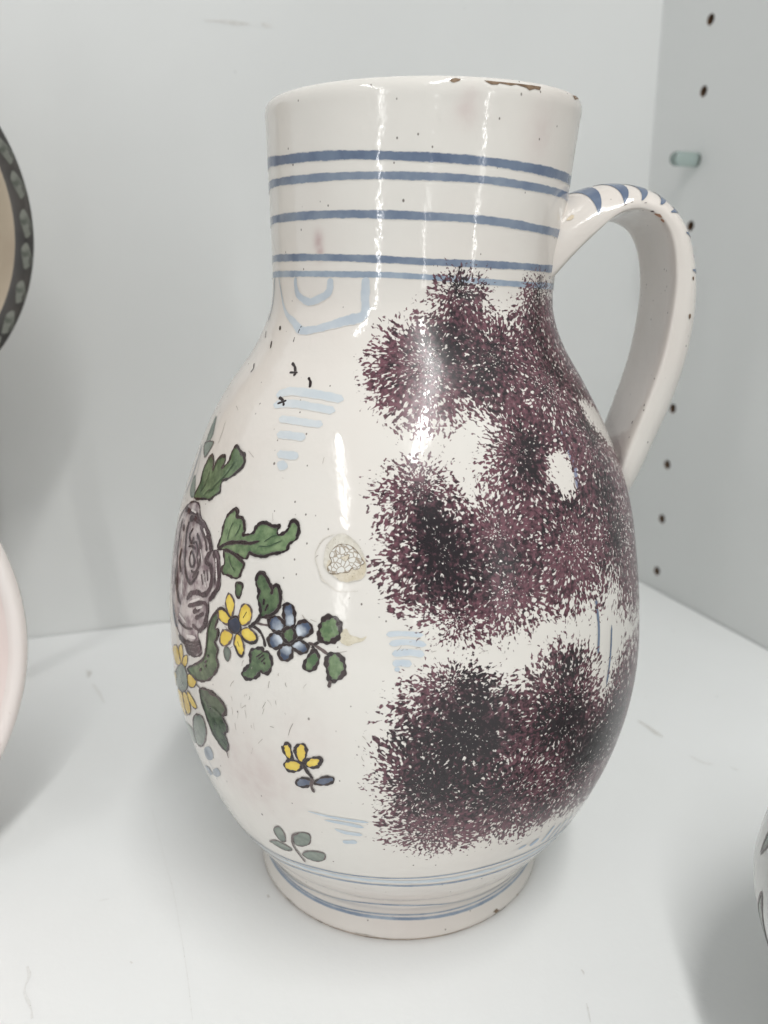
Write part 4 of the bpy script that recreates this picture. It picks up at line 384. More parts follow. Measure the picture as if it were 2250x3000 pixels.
def rough_clay(name, a, b_, scale=500, rough=0.75):
    m, t, b = material(name)
    co = t.obj()
    c = t.mix(t.ramp(t.noise(co, scale, 4, 0.65), 0.3, 0.7), a, b_)
    v = t.vor(co, 1500)
    c = t.mix(t.ramp(v.outputs['Distance'], 0.1, 0.2, 0.5, 0.0), c, srgb(100, 80, 60))
    t.put(b.inputs['Base Color'], c)
    b.inputs['Roughness'].default_value = rough
    bp = t.n('ShaderNodeBump')
    bp.inputs['Strength'].default_value = 0.5
    bp.inputs['Distance'].default_value = 0.0004
    t.put(bp.inputs['Height'], t.noise(co, 900, 3))
    t.put(b.inputs['Normal'], bp.outputs[0])
rough_clay('bisque', srgb(192, 181, 158), srgb(212, 204, 188))
rough_clay('loss_fill', srgb(198, 193, 180), srgb(214, 210, 200))
rough_clay('bisque2', srgb(198, 190, 168), srgb(214, 207, 190))
rough_clay('chip_brown', srgb(98, 78, 60), srgb(134, 112, 90))
rough_clay('loss_edge', srgb(196, 192, 182), srgb(212, 207, 198))
rough_clay('loss_line', srgb(110, 95, 78), srgb(130, 115, 96))
rough_clay('rust', srgb(140, 92, 66), srgb(176, 140, 116))
rough_clay('ochre_stain', srgb(206, 186, 150), srgb(214, 202, 180))
rough_clay('foot_clay', srgb(138, 110, 88), srgb(192, 172, 150), 260)
def crackle():
    m, t, b = material('crackle')
    v = t.vor(t.obj(), 950, 'DISTANCE_TO_EDGE')
    c = t.mix(t.ramp(v.outputs['Distance'], 0.03, 0.12), srgb(156, 144, 128), srgb(216, 215, 210))
    t.put(b.inputs['Base Color'], c)
    b.inputs['Roughness'].default_value = 0.35
crackle()

def panel_white(name, a, b_, rough, dirt=0.0):
    m, t, b = material(name)
    co = t.obj()
    c = t.mix(t.ramp(t.noise(co, 5, 4, 0.55), 0.3, 0.72), a, b_)
    if dirt:
        k = t.ramp(t.noise(t.scalev(co, 1, 1, 1), 38, 6, 0.7), 0.66, 0.82, 0.0, dirt)
        c = t.mix(k, c, srgb(165, 165, 155))
        v = t.vor(co, 70)
        sep = t.n('ShaderNodeSeparateColor')
        t.put(sep.inputs[0], v.outputs['Color'])
        k = t.math('MULTIPLY', t.math('GREATER_THAN', sep.outputs[0], 0.9), t.ramp(v.outputs['Distance'], 0.012, 0.035, 0.5, 0.0))
        c = t.mix(k, c, srgb(90, 85, 80))
    t.put(b.inputs['Base Color'], c)
    t.put(b.inputs['Roughness'], t.ramp(t.noise(co, 25, 4), 0.3, 0.7, rough * 0.85, rough * 1.15))
    bp = t.n('ShaderNodeBump')
    bp.inputs['Strength'].default_value = 0.12
    bp.inputs['Distance'].default_value = 0.0004
    t.put(bp.inputs['Height'], t.noise(co, 650, 2))
    t.put(b.inputs['Normal'], bp.outputs[0])
panel_white('shelf_laminate', srgb(231, 233, 233), srgb(226, 228, 227), 0.34, 0.16)
panel_white('panel_laminate', srgb(217, 219, 218), srgb(212, 214, 213), 0.5, 0.06)
rough_clay('chipboard', srgb(92, 68, 50), srgb(128, 98, 74), 700)
rough_clay('scuff', srgb(198, 198, 194), srgb(218, 218, 216), 300)
rough_clay('scuff_faint', srgb(217, 218, 216), srgb(225, 226, 225), 300)

# ------------------------------------------------------------------ mesh helpers
def link(o, parent=None):
    COL.objects.link(o)
    if parent is not None:
        o.parent = parent
    return o
def mesh_obj(name, verts, faces, mat, parent=None, normals=None, smooth=True, attrs=None):
    me = bpy.data.meshes.new(name)
    me.from_pydata([tuple(map(float, v)) for v in verts], [], [tuple(map(int, f)) for f in faces])
    me.update()
    if smooth:
        me.polygons.foreach_set('use_smooth', np.ones(len(me.polygons), bool))
    if attrs and 'cover' in attrs and np.max(attrs['cover']) > 0:
        at = me.attributes.new('dab', 'FLOAT_VECTOR', 'FACE')
        ct = np.array([np.mean([verts[i] for i in f], axis=0) for f in faces])
        at.data.foreach_set('vector', dab_at(ct).astype(np.float32).ravel())
    for k, a in (attrs or {}).items():
        at = me.attributes.new(k, 'FLOAT', 'POINT')
        at.data.foreach_set('value', np.asarray(a, np.float32))
    for m in (mat if isinstance(mat, (list, tuple)) else [mat]):
        me.materials.append(MATS[m])
    if normals is not None:
        me.normals_split_custom_set_from_vertices([tuple(map(float, v)) for v in normals])
    return link(bpy.data.objects.new(name, me), parent)
def thing(name, label, cat, loc=(0, 0, 0), group=None):
    o = bpy.data.objects.new(name, None)
    o.empty_display_size = 0.02
    o.location = loc
    o['label'], o['category'] = label, cat
    if group:
        o['group'] = group
    return link(o)
def structure(o, label=None):
    o['kind'] = 'structure'
    if label:
        o['label'] = label
    return o
def smoothstep(x, a, b):
    t = np.clip((x - a) / (b - a), 0, 1)
    return t * t * (3 - 2 * t)
def catmull(pts, n, closed=False):
    p = np.asarray(pts, float)
    if closed:
        p = np.vstack([p[-1:], p, p[:2]])
    else:
        p = np.vstack([2 * p[:1] - p[1:2], p, 2 * p[-1:] - p[-2:-1]])
    out = []
    for i in range(1, len(p) - 2):
        for t in np.arange(n) / n:
            a, b, c, d = p[i - 1], p[i], p[i + 1], p[i + 2]
            out.append(0.5 * (2 * b + (c - a) * t + (2 * a - 5 * b + 4 * c - d) * t * t + (3 * b - a - 3 * c + d) * t ** 3))
    if not closed:
        out.append(p[-2])
    return np.array(out)

def foot_lean(z):
    return LEAN * (1 - smoothstep(z, 0.0, 0.04))
LEAN = 0.0036

class Turned:
    """a thrown (turned) surface: rows of radius, height, lean at equal steps of arc length"""
    def __init__(s, prof, da, wobble=0.0):
        s.p, s.da, s.n, s.w, s.lip = prof, da, len(prof), wobble, 0.0
        tg = np.gradient(prof[:, :2], axis=0)
        tg /= np.linalg.norm(tg, axis=1)[:, None]
        s.nr = np.stack([tg[:, 1], -tg[:, 0]], 1)
    def at(s, th, a, off=0.0):
        th, a = np.asarray(th, float), np.asarray(a, float)
        f = np.clip(a / s.da, 0, s.n - 1.001)
        i = f.astype(int)
        t = (f - i)[..., None]
        p = s.p[i] * (1 - t) + s.p[i + 1] * t
        nr = s.nr[i] * (1 - t) + s.nr[i + 1] * t
        r = p[..., 0]
        r = r * (1 + s.w * (np.sin(2 * th + 0.7) * 0.6 + np.sin(3 * th + 40 * a) * 0.4))
        z = p[..., 1] + s.w * 0.05 * np.sin(3 * th + 1.2) * smoothstep(p[..., 1], 0.15, 0.207)
        z = z + s.lip * (1 - np.cos(th)) * smoothstep(p[..., 1], 0.188, 0.207)
        r = r + nr[..., 0] * off
        z = z + nr[..., 1] * off
        pos = np.stack([p[..., 2] + r * np.sin(th), foot_lean(p[..., 1]) - r * np.cos(th), z], -1)
        nn = np.stack([nr[..., 0] * np.sin(th), -nr[..., 0] * np.cos(th), nr[..., 1]], -1)
        return pos, nn
    def radius(s, a):
        return float(np.interp(a, np.arange(s.n) * s.da, s.p[:, 0]))

def sd_poly(x, y, poly):
    """signed distance, positive inside"""
    px, py = poly[:, 0], poly[:, 1]
    d = np.full(x.shape, 1e9)
    ins = np.zeros(x.shape, bool)
    for i in range(len(poly)):
        ax, ay, bx, by = px[i], py[i], px[(i + 1) % len(poly)], py[(i + 1) % len(poly)]
        ex, ey = bx - ax, by - ay
        t = np.clip(((x - ax) * ex + (y - ay) * ey) / (ex * ex + ey * ey + 1e-12), 0, 1)
        d = np.minimum(d, np.hypot(ax + ex * t - x, ay + ey * t - y))
        c = ((ay > y) != (by > y)) & (x < (bx - ax) * (y - ay) / (by - ay + 1e-12) + ax)
        ins ^= c
    return np.where(ins, d, -d)

RS = 52.0   # mm per radian used to lay the sponge outlines flat
SPG_P = [np.array(p) * [RS, 1] for p in SPONGE]
GAP_P = [np.array(p) * [RS, 1] for p in GAPS]
def sponge_at(th, a_mm):
    th = np.where(th < -1.9, th + 2 * math.pi, th)
    x, y = th * RS, a_mm
    cover = np.zeros(x.shape)
    for p in SPG_P:
        cover = np.maximum(cover, smoothstep(sd_poly(x, y, p), -3.4, 2.0) * 0.45 + smoothstep(sd_poly(x, y, p), -1.2, 8.5) * 0.45)
    for p in GAP_P:
        cover = cover * (1 - 0.97 * smoothstep(sd_poly(x, y, p), -3.2, 1.8))
    dark = np.zeros(x.shape)
    for t0, a0, r, w in DARK:
        q = np.hypot((th - t0) * RS, y - a0) / r
        dark = dark + w * np.exp(-1.6 * q * q)
    tint = np.zeros(x.shape)
    for t0, a0, r, w in TINT:
        q = np.hypot((th - t0) * RS, y - a0) / r
        tint = np.maximum(tint, w * np.exp(-1.5 * q * q))
    return {'cover': cover, 'dark': np.minimum(dark, 1.3), 'tint': tint}

def dab_at(pos):
    d = ((pos[:, None, :] - DAB_P[None]) ** 2).sum(-1)
    return DAB_P[np.argmin(d, 1)]

def ribbon(surf, pts, off, seed=0, close_round=True, sponge=True, n=6, jitter=0.12):
    """a brush stroke of varying width lying on a turned surface; pts = angle, arc mm, width mm"""
    rn = random.Random(seed)
    p = np.array(pts, float)
    R0 = surf.radius(np.mean(p[:, 1]) / 1000) * 1000
    q = p.copy(); q[:, 0] *= R0
    if len(q) == 2:
        q = np.array([q[0], (q[0] + q[1]) / 2, q[1]])
    c = catmull(q, n)
    d = np.gradient(c[:, :2], axis=0)
    L = np.linalg.norm(d, axis=1)[:, None] + 1e-9
    d = d / L
    s = np.r_[0, np.cumsum(np.hypot(*np.diff(c[:, :2], axis=0).T))]
    ph = rn.uniform(0, 9)
    w = np.clip(c[:, 2], 0.05, None) / 2 * (1 + jitter * np.sin(s * 1.7 + ph) + jitter * 0.7 * np.sin(s * 4.3 + 2 * ph))
    if close_round:           # rounded, slightly pointed brush ends
        e = np.minimum(s, s[-1] - s) / (w + 1e-9)
        w = w * np.sqrt(np.clip(1 - (1 - np.clip(e, 0, 1)) ** 2, 0.03, 1))
    nrm = np.stack([-d[:, 1], d[:, 0]], 1)
    cols = 5
    V = []
    for k in (-1, -0.62, 0, 0.62, 1):
        V.append(c[:, :2] + nrm * (w * k)[:, None])
    V = np.array(V)
    th, a = V[..., 0] / R0, V[..., 1]
    pos, nn = surf.at(th, a / 1000, off)
    m = len(c)
    F = []
    for k in range(cols - 1):
        for i in range(m - 1):
            F.append((k * m + i, k * m + i + 1, (k + 1) * m + i + 1, (k + 1) * m + i))
    at = sponge_at(th.ravel(), a.ravel()) if sponge else {}
    at['bleed'] = np.repeat([1.0, 0, 0, 0, 1.0], m)
    return pos.reshape(-1, 3), F, nn.reshape(-1, 3), at

def patch(surf, pts, off, centre=None, sponge=True, grid=1.1, smooth=True):
    """a filled brush patch"""
    p = np.array(pts, float)[:, :2]
    R0 = surf.radius(np.mean(p[:, 1]) / 1000) * 1000
    q = p * [R0, 1]
    if smooth:
        q = catmull(q, 3, closed=True)
    lo, hi = q.min(0), q.max(0)
    g = grid if (hi - lo).max() > 3 else 0.6
    gx, gy = np.meshgrid(np.arange(lo[0], hi[0], g), np.arange(lo[1], hi[1], g))
    gx, gy = gx.ravel(), gy.ravel()
    if len(gx):
        k = sd_poly(gx, gy, q) > 0.25 * g
        pts2 = np.vstack([q, np.stack([gx[k], gy[k]], 1)])
    else:
        pts2 = q
    nq = len(q)
    res = delaunay_2d_cdt([Vector(v) for v in pts2], [], [list(range(nq))], 1, 1e-5)
    V = np.array([[v[0], v[1]] for v in res[0]])
    F = res[2]
    th, a = V[:, 0] / R0, V[:, 1]
    pos, nn = surf.at(th, a / 1000, off)
    at = sponge_at(th, a) if sponge else {}
    at['pool'] = np.clip(1 - sd_poly(V[:, 0], V[:, 1], q) / 1.2, 0, 1)
    if centre is not None:
        dd = np.hypot((th - centre[0]) * R0, a - centre[1])
        at['wash'] = dd / (dd.max() + 1e-9)
    # keep faces pointing outwards
    FF = []
    for f in F:
        a_, b_, c_ = pos[f[0]], pos[f[1]], pos[f[2]]
        FF.append(tuple(f) if np.dot(np.cross(b_ - a_, c_ - a_), nn[f[0]]) > 0 else tuple(reversed(f)))
    return pos, FF, nn, at, q / [R0, 1]

def lathe(name, rows, mat, parent, segs=128, attrs_fn=None, closed_ends=True, lean=None, smooth=True):
    """rows: (r, z) from one end to the other"""
    th = np.linspace(-math.pi, math.pi, segs, endpoint=False)
    V, F = [], []
    n = len(rows)
    for j, (r, z) in enumerate(rows):
        cx = 0 if lean is None else lean[j]
        V.append(np.stack([cx + r * np.sin(th), -r * np.cos(th), np.full(segs, z)], 1))
    V = np.concatenate(V)
    for j in range(n - 1):
        for i in range(segs):
            k = (i + 1) % segs
            F.append((j * segs + i, j * segs + k, (j + 1) * segs + k, (j + 1) * segs + i))
    return mesh_obj(name, V, F, mat, parent, smooth=smooth)

# ------------------------------------------------------------------ the cabinet
PSI = -0.3143
DEPTH = Vector((math.sin(PSI), math.cos(PSI), 0))           # into the cabinet
SIDE = Vector((math.cos(PSI), -math.sin(PSI), 0))           # along the back wall to the right
HOLE = Vector((0.16137, 0.42997, 0))
CORNER = HOLE + DEPTH * 0.0392
Z0, PITCH = 0.29924, 0.032

def frame_obj(o, origin, x, y, z=Vector((0, 0, 1))):
    M = Matrix((x, y, z)).transposed().to_4x4()
    M.translation = origin
    o.matrix_world = M
    return o
def box(name, x0, x1, y0, y1, z0, z1, mat, parent=None, bevel=0.0):
    bm = bmesh.new()
    bmesh.ops.create_cube(bm, size=1)
    for v in bm.verts:
        v.co = Vector(((x0 + x1) / 2 + v.co.x * (x1 - x0), (y0 + y1) / 2 + v.co.y * (y1 - y0), (z0 + z1) / 2 + v.co.z * (z1 - z0)))
    if bevel:
        bmesh.ops.bevel(bm, geom=list(bm.edges), offset=bevel, segments=3, affect='EDGES', profile=0.5)
    me = bpy.data.meshes.new(name)
    bm.to_mesh(me); bm.free()
    me.materials.append(MATS[mat])
    return link(bpy.data.objects.new(name, me), parent)

# cabinet frame: x along the back wall (0 at the corner), y into the cabinet (0 at the back wall face), z up
wb = structure(box('wall_back', -0.95, 0.02, 0.0, 0.012, -0.12, 0.62, 'panel_laminate'), 'white back panel of the display cabinet')
frame_obj(wb, CORNER, SIDE, DEPTH)
fl = structure(box('shelf_floor', -0.95, -0.0006, -0.62, -0.0006, -0.02, 0.0, 'shelf_laminate', bevel=0.0008), 'white laminate shelf that the pottery stands on')
frame_obj(fl, CORNER, SIDE, DEPTH)

# right panel with a column of drilled peg holes; local x = along depth (0 at corner), z up, face at y = 0
def side_panel():
    r, c, N = 0.0026, 0.01, 24
    xh = -0.0392
    V, F = [], []
    def vert(x, z, y=0.0):
        V.append((x, y, z)); return len(V) - 1
    x0, x1, zb, zt = -0.66, 0.012, -0.12, 0.62
    ks = [k for k in range(-3, 11)]
    zc = sorted(Z0 - PITCH * k for k in ks)
    zl = [z - PITCH / 2 for z in zc] + [zc[-1] + PITCH / 2]
    def quad(a0, a1, b0, b1):
        F.append((vert(a0, b0), vert(a1, b0), vert(a1, b1), vert(a0, b1)))
    quad(x0, xh - c, zb, zt); quad(xh + c, x1, zb, zt)
    quad(xh - c, xh + c, zb, zl[0]); quad(xh - c, xh + c, zl[-1], zt)
    for i, z in enumerate(zc):
        ring, sq = [], []
        for j in range(N):
            a = 2 * math.pi * j / N
            ring.append(vert(xh + r * math.cos(a), z + r * math.sin(a)))
            ca, sa = math.cos(a), math.sin(a)
            m = 1 / max(abs(ca), abs(sa))
            sq.append(vert(xh + c * ca * m, z + (PITCH / 2) * sa * m))
        for j in range(N):
            k = (j + 1) % N
            F.append((ring[j], sq[j], sq[k], ring[k]))
    # back and edges
    b = [vert(x0, zb, 0.018), vert(x1, zb, 0.018), vert(x1, zt, 0.018), vert(x0, zt, 0.018)]
    f = [vert(x0, zb), vert(x1, zb), vert(x1, zt), vert(x0, zt)]
    F.append((b[3], b[2], b[1], b[0]))
    for i in range(4):
        k = (i + 1) % 4
        F.append((f[i], b[i], b[k], f[k]))
    o = structure(mesh_obj('wall_right', V, F, 'panel_laminate', smooth=False), 'white side panel of the cabinet with a column of peg holes')
    me = o.data
    bm = bmesh.new(); bm.from_mesh(me)
    bmesh.ops.remove_doubles(bm, verts=bm.verts, dist=1e-7)
    bmesh.ops.recalc_face_normals(bm, faces=bm.faces)
    bm.to_mesh(me); bm.free()
    frame_obj(o, CORNER, DEPTH, SIDE)
    # bored sleeves
    SV, SF = [], []
    for j in range(N):
        a = 2 * math.pi * j / N
        for rr, y in ((r, 0.0), (r, 0.011), (0.0002, 0.0125)):
            SV.append((rr * math.cos(a), y, rr * math.sin(a)))
    for j in range(N):
        k = (j + 1) % N
        SF.append((3 * j, 3 * k, 3 * k + 1, 3 * j + 1)); SF.append((3 * j + 1, 3 * k + 1, 3 * k + 2, 3 * j + 2))
    first = None
    for i, z in enumerate(reversed(zc)):
        if first is None:
            h = first = mesh_obj('peg_hole', SV, SF, 'chipboard', o)
        else:
            h = first.copy(); link(h, o)
        h.location = (xh, 0, z)
    return o
wr = side_panel()

# old scratches and scuffs on the laminate (wear with shapes of their own)
def scuff(parent, name, pts, widths, mat, plane):
    """pts in the parent's own plane"""
    p = catmull(np.array(pts, float), 5)
    w = np.interp(np.linspace(0, 1, len(p)), np.linspace(0, 1, len(widths)), widths) / 2
    d = np.gradient(p, axis=0); d /= np.linalg.norm(d, axis=1)[:, None] + 1e-9
    nn = np.stack([-d[:, 1], d[:, 0]], 1)
    A, B = p + nn * w[:, None], p - nn * w[:, None]
    lift = 0.00012
    f = (lambda q: (q[0], q[1], lift)) if plane == 'floor' else ((lambda q: (q[0], -lift, q[1])))
    V = [f(q) for q in A] + [f(q) for q in B]
    n = len(p)
    mesh_obj(name, V, [(i, i + 1, n + i + 1, n + i) for i in range(n - 1)], mat, parent)
scuff(fl, 'scratch_mark', [[-0.3237, -0.2185], [-0.3229, -0.2218], [-0.3235, -0.2248], [-0.3234, -0.2269], [-0.3223, -0.2297], [-0.3213, -0.2325], [-0.3209, -0.2351]], [0.00061, 0.00087, 0.00035, 0.00061, 0.00078, 0.00026, 0.00061], 'scuff_faint', 'floor')
scuff(fl, 'hairline', [[-0.2914, -0.1621], [-0.2887, -0.1873], [-0.2868, -0.2029], [-0.2857, -0.2202], [-0.2851, -0.2331], [-0.2848, -0.2473]], [0.0001, 0.0001, 0.00015, 0.0001, 0.00018, 0.0001], 'scuff_faint', 'floor')
scuff(fl, 'scuff_mark', [[-0.1021, -0.1643], [-0.1011, -0.169], [-0.1008, -0.175], [-0.1002, -0.1778]], [0.00069, 0.00166, 0.00222, 0.00055], 'scuff', 'floor')
scuff(fl, 'scuff_mark', [[-0.099, -0.1918], [-0.0972, -0.197], [-0.0944, -0.1991]], [0.00077, 0.00153, 0.00064], 'scuff_faint', 'floor')
scuff(fl, 'scuff_mark', [[-0.0897, -0.2024], [-0.089, -0.2042], [-0.0883, -0.2051]], [0.0005, 0.00112, 0.0005], 'scuff_faint', 'floor')
scuff(fl, 'scuff_mark', [[-0.3167, -0.0479], [-0.3155, -0.0508], [-0.3159, -0.0552]], [0.00095, 0.00221, 0.00095], 'scuff', 'floor')
scuff(fl, 'scuff_mark', [[-0.3136, -0.0628], [-0.3108, -0.0719], [-0.3084, -0.082]], [0.00076, 0.00152, 0.00061], 'scuff_faint', 'floor')
scuff(fl, 'scuff_mark', [[-0.307, -0.2005], [-0.3043, -0.2005]], [0.00019, 0.00019], 'scuff_faint', 'floor')
scuff(fl, 'scuff_mark', [[-0.1898, -0.2631], [-0.1897, -0.2638], [-0.1899, -0.2646]], [0.00026, 0.00052, 0.00026], 'scuff', 'floor')
scuff(fl, 'scratch_mark', [[-0.1939, -0.272], [-0.1947, -0.2742], [-0.1958, -0.2767]], [0.00025, 0.00041, 0.00033], 'scuff_faint', 'floor')
scuff(fl, 'crumb_mark', [[-0.2612, -0.2129], [-0.261, -0.2141]], [0.00068, 0.00068], 'scuff', 'floor')
scuff(fl, 'crumb_mark', [[-0.2987, -0.2251], [-0.2982, -0.2258]], [0.00035, 0.00044], 'scuff', 'floor')
scuff(wb, 'scuff_mark', [[-0.2419, 0.2869], [-0.2343, 0.2874], [-0.2282, 0.2872], [-0.2219, 0.2875]], [0.0004, 0.0012, 0.0018, 0.0004], 'scuff', 'wall')
scuff(wb, 'scuff_mark', [[-0.2163, 0.2881], [-0.2141, 0.2877], [-0.2117, 0.2877]], [0.0008, 0.0018, 0.0008], 'scuff', 'wall')

# ------------------------------------------------------------------ the jug
jug = thing('jug', 'tall white tin-glazed jug with painted flowers, purple sponging and a loop handle', 'jug', (X0, Y0, 0))
S = Turned(PROF, DA, 0.0)
S.lip = 0.0026
OUT_N = len(PROF)
DAB_P = np.array([S.at(d[0], d[1] / 1000)[0] for d in DABS])
def build_body():
    segs = 540
    inner = [(0.0331, 0.2045), (0.0328, 0.2), (0.0322, 0.19), (0.0316, 0.172), (0.0319, 0.162), (0.0352, 0.153), (0.0462, 0.136), (0.0556, 0.114), (0.0602, 0.084), (0.0603, 0.068), (0.053, 0.038), (0.042, 0.02), (0.025, 0.0125), (0.0004, 0.012)]
    under = [(0.0004, 0.004), (0.034, 0.004), (0.0375, 0.0025), (0.0385, 0.0004), (0.0392, 0.0)]
    th = np.linspace(-math.pi, math.pi, segs, endpoint=False)
    rows, cov = [], []
    z = np.zeros(segs)
    for r, h in under:
        rows.append(np.stack([PROF[0, 2] + r * np.sin(th), LEAN - r * np.cos(th), np.full(segs, h)], 1))
        cov.append({'cover': z, 'dark': z, 'tint': z})
    for j in range(OUT_N):
        pos, _ = S.at(th, np.full(segs, min(j, OUT_N - 1.002) * DA), 0)
        rows.append(pos)
        cov.append(sponge_at(th, np.full(segs, j * DA * 1000)))
    for r, h in inner:
        rows.append(np.stack([PROF[-1, 2] * min(1, h / 0.2) + r * np.sin(th), -r * np.cos(th), np.full(segs, h)], 1))
        cov.append({'cover': z, 'dark': z, 'tint': z})
    V = np.concatenate(rows)
    n = len(rows)
    i = np.arange(segs); k = (i + 1) % segs
    F = np.concatenate([np.stack([j * segs + i, j * segs + k, (j + 1) * segs + k, (j + 1) * segs + i], 1) for j in range(n - 1)])
    me = bpy.data.meshes.new('body')
    me.vertices.add(len(V)); me.vertices.foreach_set('co', V.astype(np.float32).ravel())
    me.loops.add(F.size); me.loops.foreach_set('vertex_index', F.astype(np.int32).ravel())
    me.polygons.add(len(F)); me.polygons.foreach_set('loop_start', (np.arange(len(F)) * 4).astype(np.int32))
    me.update(calc_edges=True)
    me.validate()
    me.polygons.foreach_set('use_smooth', np.ones(len(F), bool))
    for key in ('cover', 'dark', 'tint'):
        at = me.attributes.new(key, 'FLOAT', 'POINT')
        at.data.foreach_set('value', np.concatenate([c[key] for c in cov]).astype(np.float32))
    at = me.attributes.new('dab', 'FLOAT_VECTOR', 'FACE')
    at.data.foreach_set('vector', np.concatenate([dab_at(q) for q in np.array_split(V[F].mean(1), 40)]).astype(np.float32).ravel())
    me.materials.append(MATS['tin_glaze'])
    me.materials.append(MATS['foot_clay'])
    mi = np.zeros(len(F), np.int32); mi[:segs * (len(under) + 2)] = 1
    me.polygons.foreach_set('material_index', mi)
    return link(bpy.data.objects.new('body', me), jug)
body = build_body()

# painted bands run right round the pot
for bi, b in enumerate(BANDS):
    p = np.array(b['p'])
    p = p[np.argsort(p[:, 0])]
    a0, a1 = p[0], p[-1]
    back = [[a1[0] + (a0[0] + 2 * math.pi - a1[0]) * t, a1[1] + (a0[1] - a1[1]) * t, a1[2] + (a0[2] - a1[2]) * t] for t in np.arange(1, 9) / 9]
    pts = np.vstack([p, back, [[a0[0] + 2 * math.pi, a0[1], a0[2]]]])
    u = np.linspace(0, 1, 420, endpoint=True)
    thv = p[0, 0] + u * 2 * math.pi
    av = np.interp(thv, pts[:, 0], pts[:, 1])
    av = np.convolve(np.r_[av[-15:-1], av, av[1:15]], np.ones(15) / 15, 'same')[14:-14]
    wv = np.interp(thv, pts[:, 0], pts[:, 2])
    wv = wv * (1 + 0.05 * np.sin(thv * 9 + bi) + 0.04 * np.sin(thv * 23 + 2 * bi) + 0.03 * np.sin(thv * 61))
    rows = np.array([-0.54, -0.36, 0, 0.36, 0.54])
    TH = np.tile(thv, (5, 1)); A_ = np.array([av + wv * k for k in rows])
    pos, nn = S.at(TH, A_ / 1000, 0.00005)
    m = len(thv)
    F = [(k * m + i, k * m + i + 1, (k + 1) * m + i + 1, (k + 1) * m + i) for k in range(4) for i in range(m - 1)]
    at = sponge_at(TH.ravel(), A_.ravel())
    at['bleed'] = np.repeat([1.0, 0.1, 0, 0.1, 1.0], m)
    mesh_obj('blue_band', pos.reshape(-1, 3), F, b['m'], jug, nn.reshape(-1, 3), attrs=at)

def merge(parts):
    V, F, Nn, at, base = [], [], [], {}, 0
    for v, f, n_, a in parts:
        V.append(v); Nn.append(n_)
        F += [tuple(i + base for i in q) for q in f]
        base += len(v)
        for k in ('cover', 'dark', 'tint', 'wash', 'bleed'):
            at.setdefault(k, []).append(np.asarray((a or {}).get(k, np.zeros(len(v)))))
    return np.concatenate(V), F, np.concatenate(Nn), {k: np.concatenate(x) for k, x in at.items()}

SUBNAME = {'painted_flower': 'petal', 'painted_floret': 'petal', 'painted_sprig': 'leaflet', 'painted_rose': 'petal_wash', 'glaze_loss': 'exposed_clay'}
seed = 0
for it in PAINT:
    name, elems = it[0], it[1:]
    root = None
    strokes = {}
    lay = 0
    for e in elems:
        seed += 1
        if 'f' in e:
            lay += 1
            off = 0.00007 + 0.000012 * min(lay, 8)
            pos, F, nn, at, outl = patch(S, e['f'], off, e.get('c'), smooth=name not in ('rim_chip', 'foot_chip'))
            if root is None:
                root = ob = mesh_obj(name, pos, F, e['m'], jug, nn, attrs=at)
            else:
                ob = mesh_obj(SUBNAME.get(name, 'brush_patch'), pos, F, e['m'], root, nn, attrs=at)
            if 'o' in e:
                q = np.vstack([outl, outl[:1]])
                pts = np.c_[q, np.full(len(q), e['o'] * 1.45)]
                v, f, n_, a = ribbon(S, pts, off + 0.00004, seed, False, n=2, jitter=0.42)
                strokes.setdefault((e['om'], lay), []).append((v, f, n_, a))
        else:
            fat = {'outline': 1.35, 'outline_soft': 1.35, 'rose_dark': 1.55, 'mauve_light': 1.4}.get(e['m'], 1.0)
            q = np.array(e['s']) * [1, 1, fat]
            v, f, n_, a = ribbon(S, q, 0.00022 if lay else 0.00008, seed, jitter=0.05 if 'blue' in e['m'] else 0.14)
            strokes.setdefault((e['m'], 99), []).append((v, f, n_, a))
    for (mat, l), parts in strokes.items():
        v, f, n_, a = merge(parts)
        if root is None:
            root = mesh_obj(name, v, f, mat, jug, n_, attrs=a)
        else:
            mesh_obj('outline' if mat.startswith('outline') else 'brush_line', v, f, mat, root, n_, attrs=a)

# strap handle: inner and outer line of the loop in the jug's own (outward, height) plane
H_IN = np.array([(30.0, 164.5), (34.7, 169.8), (38.8, 174.7), (43.9, 179.9), (45.5, 182.0), (49.0, 184.3), (52.5, 184.8), (56.6, 183.6), (59.3, 181.0), (61.2, 176.5), (62.2, 170.9), (62.5, 166.0), (62.3, 162.0), (61.6, 155.1), (60.3, 147.7), (58.0, 139.4), (54.8, 128.5), (51.5, 119), (47, 110)]) / 1000
H_OUT = np.array([(31.0, 185.5), (36.0, 188.6), (40.5, 190.4), (45.9, 191.8), (50.4, 191.9), (55.4, 191.1), (58.9, 189.7), (62.2, 187.2), (65.5, 183.7), (68.3, 178.7), (70.4, 171.3), (71.2, 166.1), (71.3, 159.3), (70.7, 152.0), (69.4, 144.9), (67.2, 136.9), (64.2, 129.0), (60.5, 119.4), (54, 106)]) / 1000
HN = 90
def resamp(p, n):
    c = catmull(p, 8)
    s = np.r_[0, np.cumsum(np.linalg.norm(np.diff(c, axis=0), axis=1))]
    q = np.linspace(0, s[-1], n)
    return np.stack([np.interp(q, s, c[:, k]) for k in range(2)], 1)
HI, HO = resamp(H_IN, HN), resamp(H_OUT, HN)
for _ in range(6):
    HI[1:-1] = (HI[:-2] + 2 * HI[1:-1] + HI[2:]) / 4
    HO[1:-1] = (HO[:-2] + 2 * HO[1:-1] + HO[2:]) / 4
HW = np.interp(np.linspace(0, 1, HN), [0, 0.15, 0.4, 0.8, 1], [0.0155, 0.0145, 0.0140, 0.0135, 0.0145])
HX = 0.0019
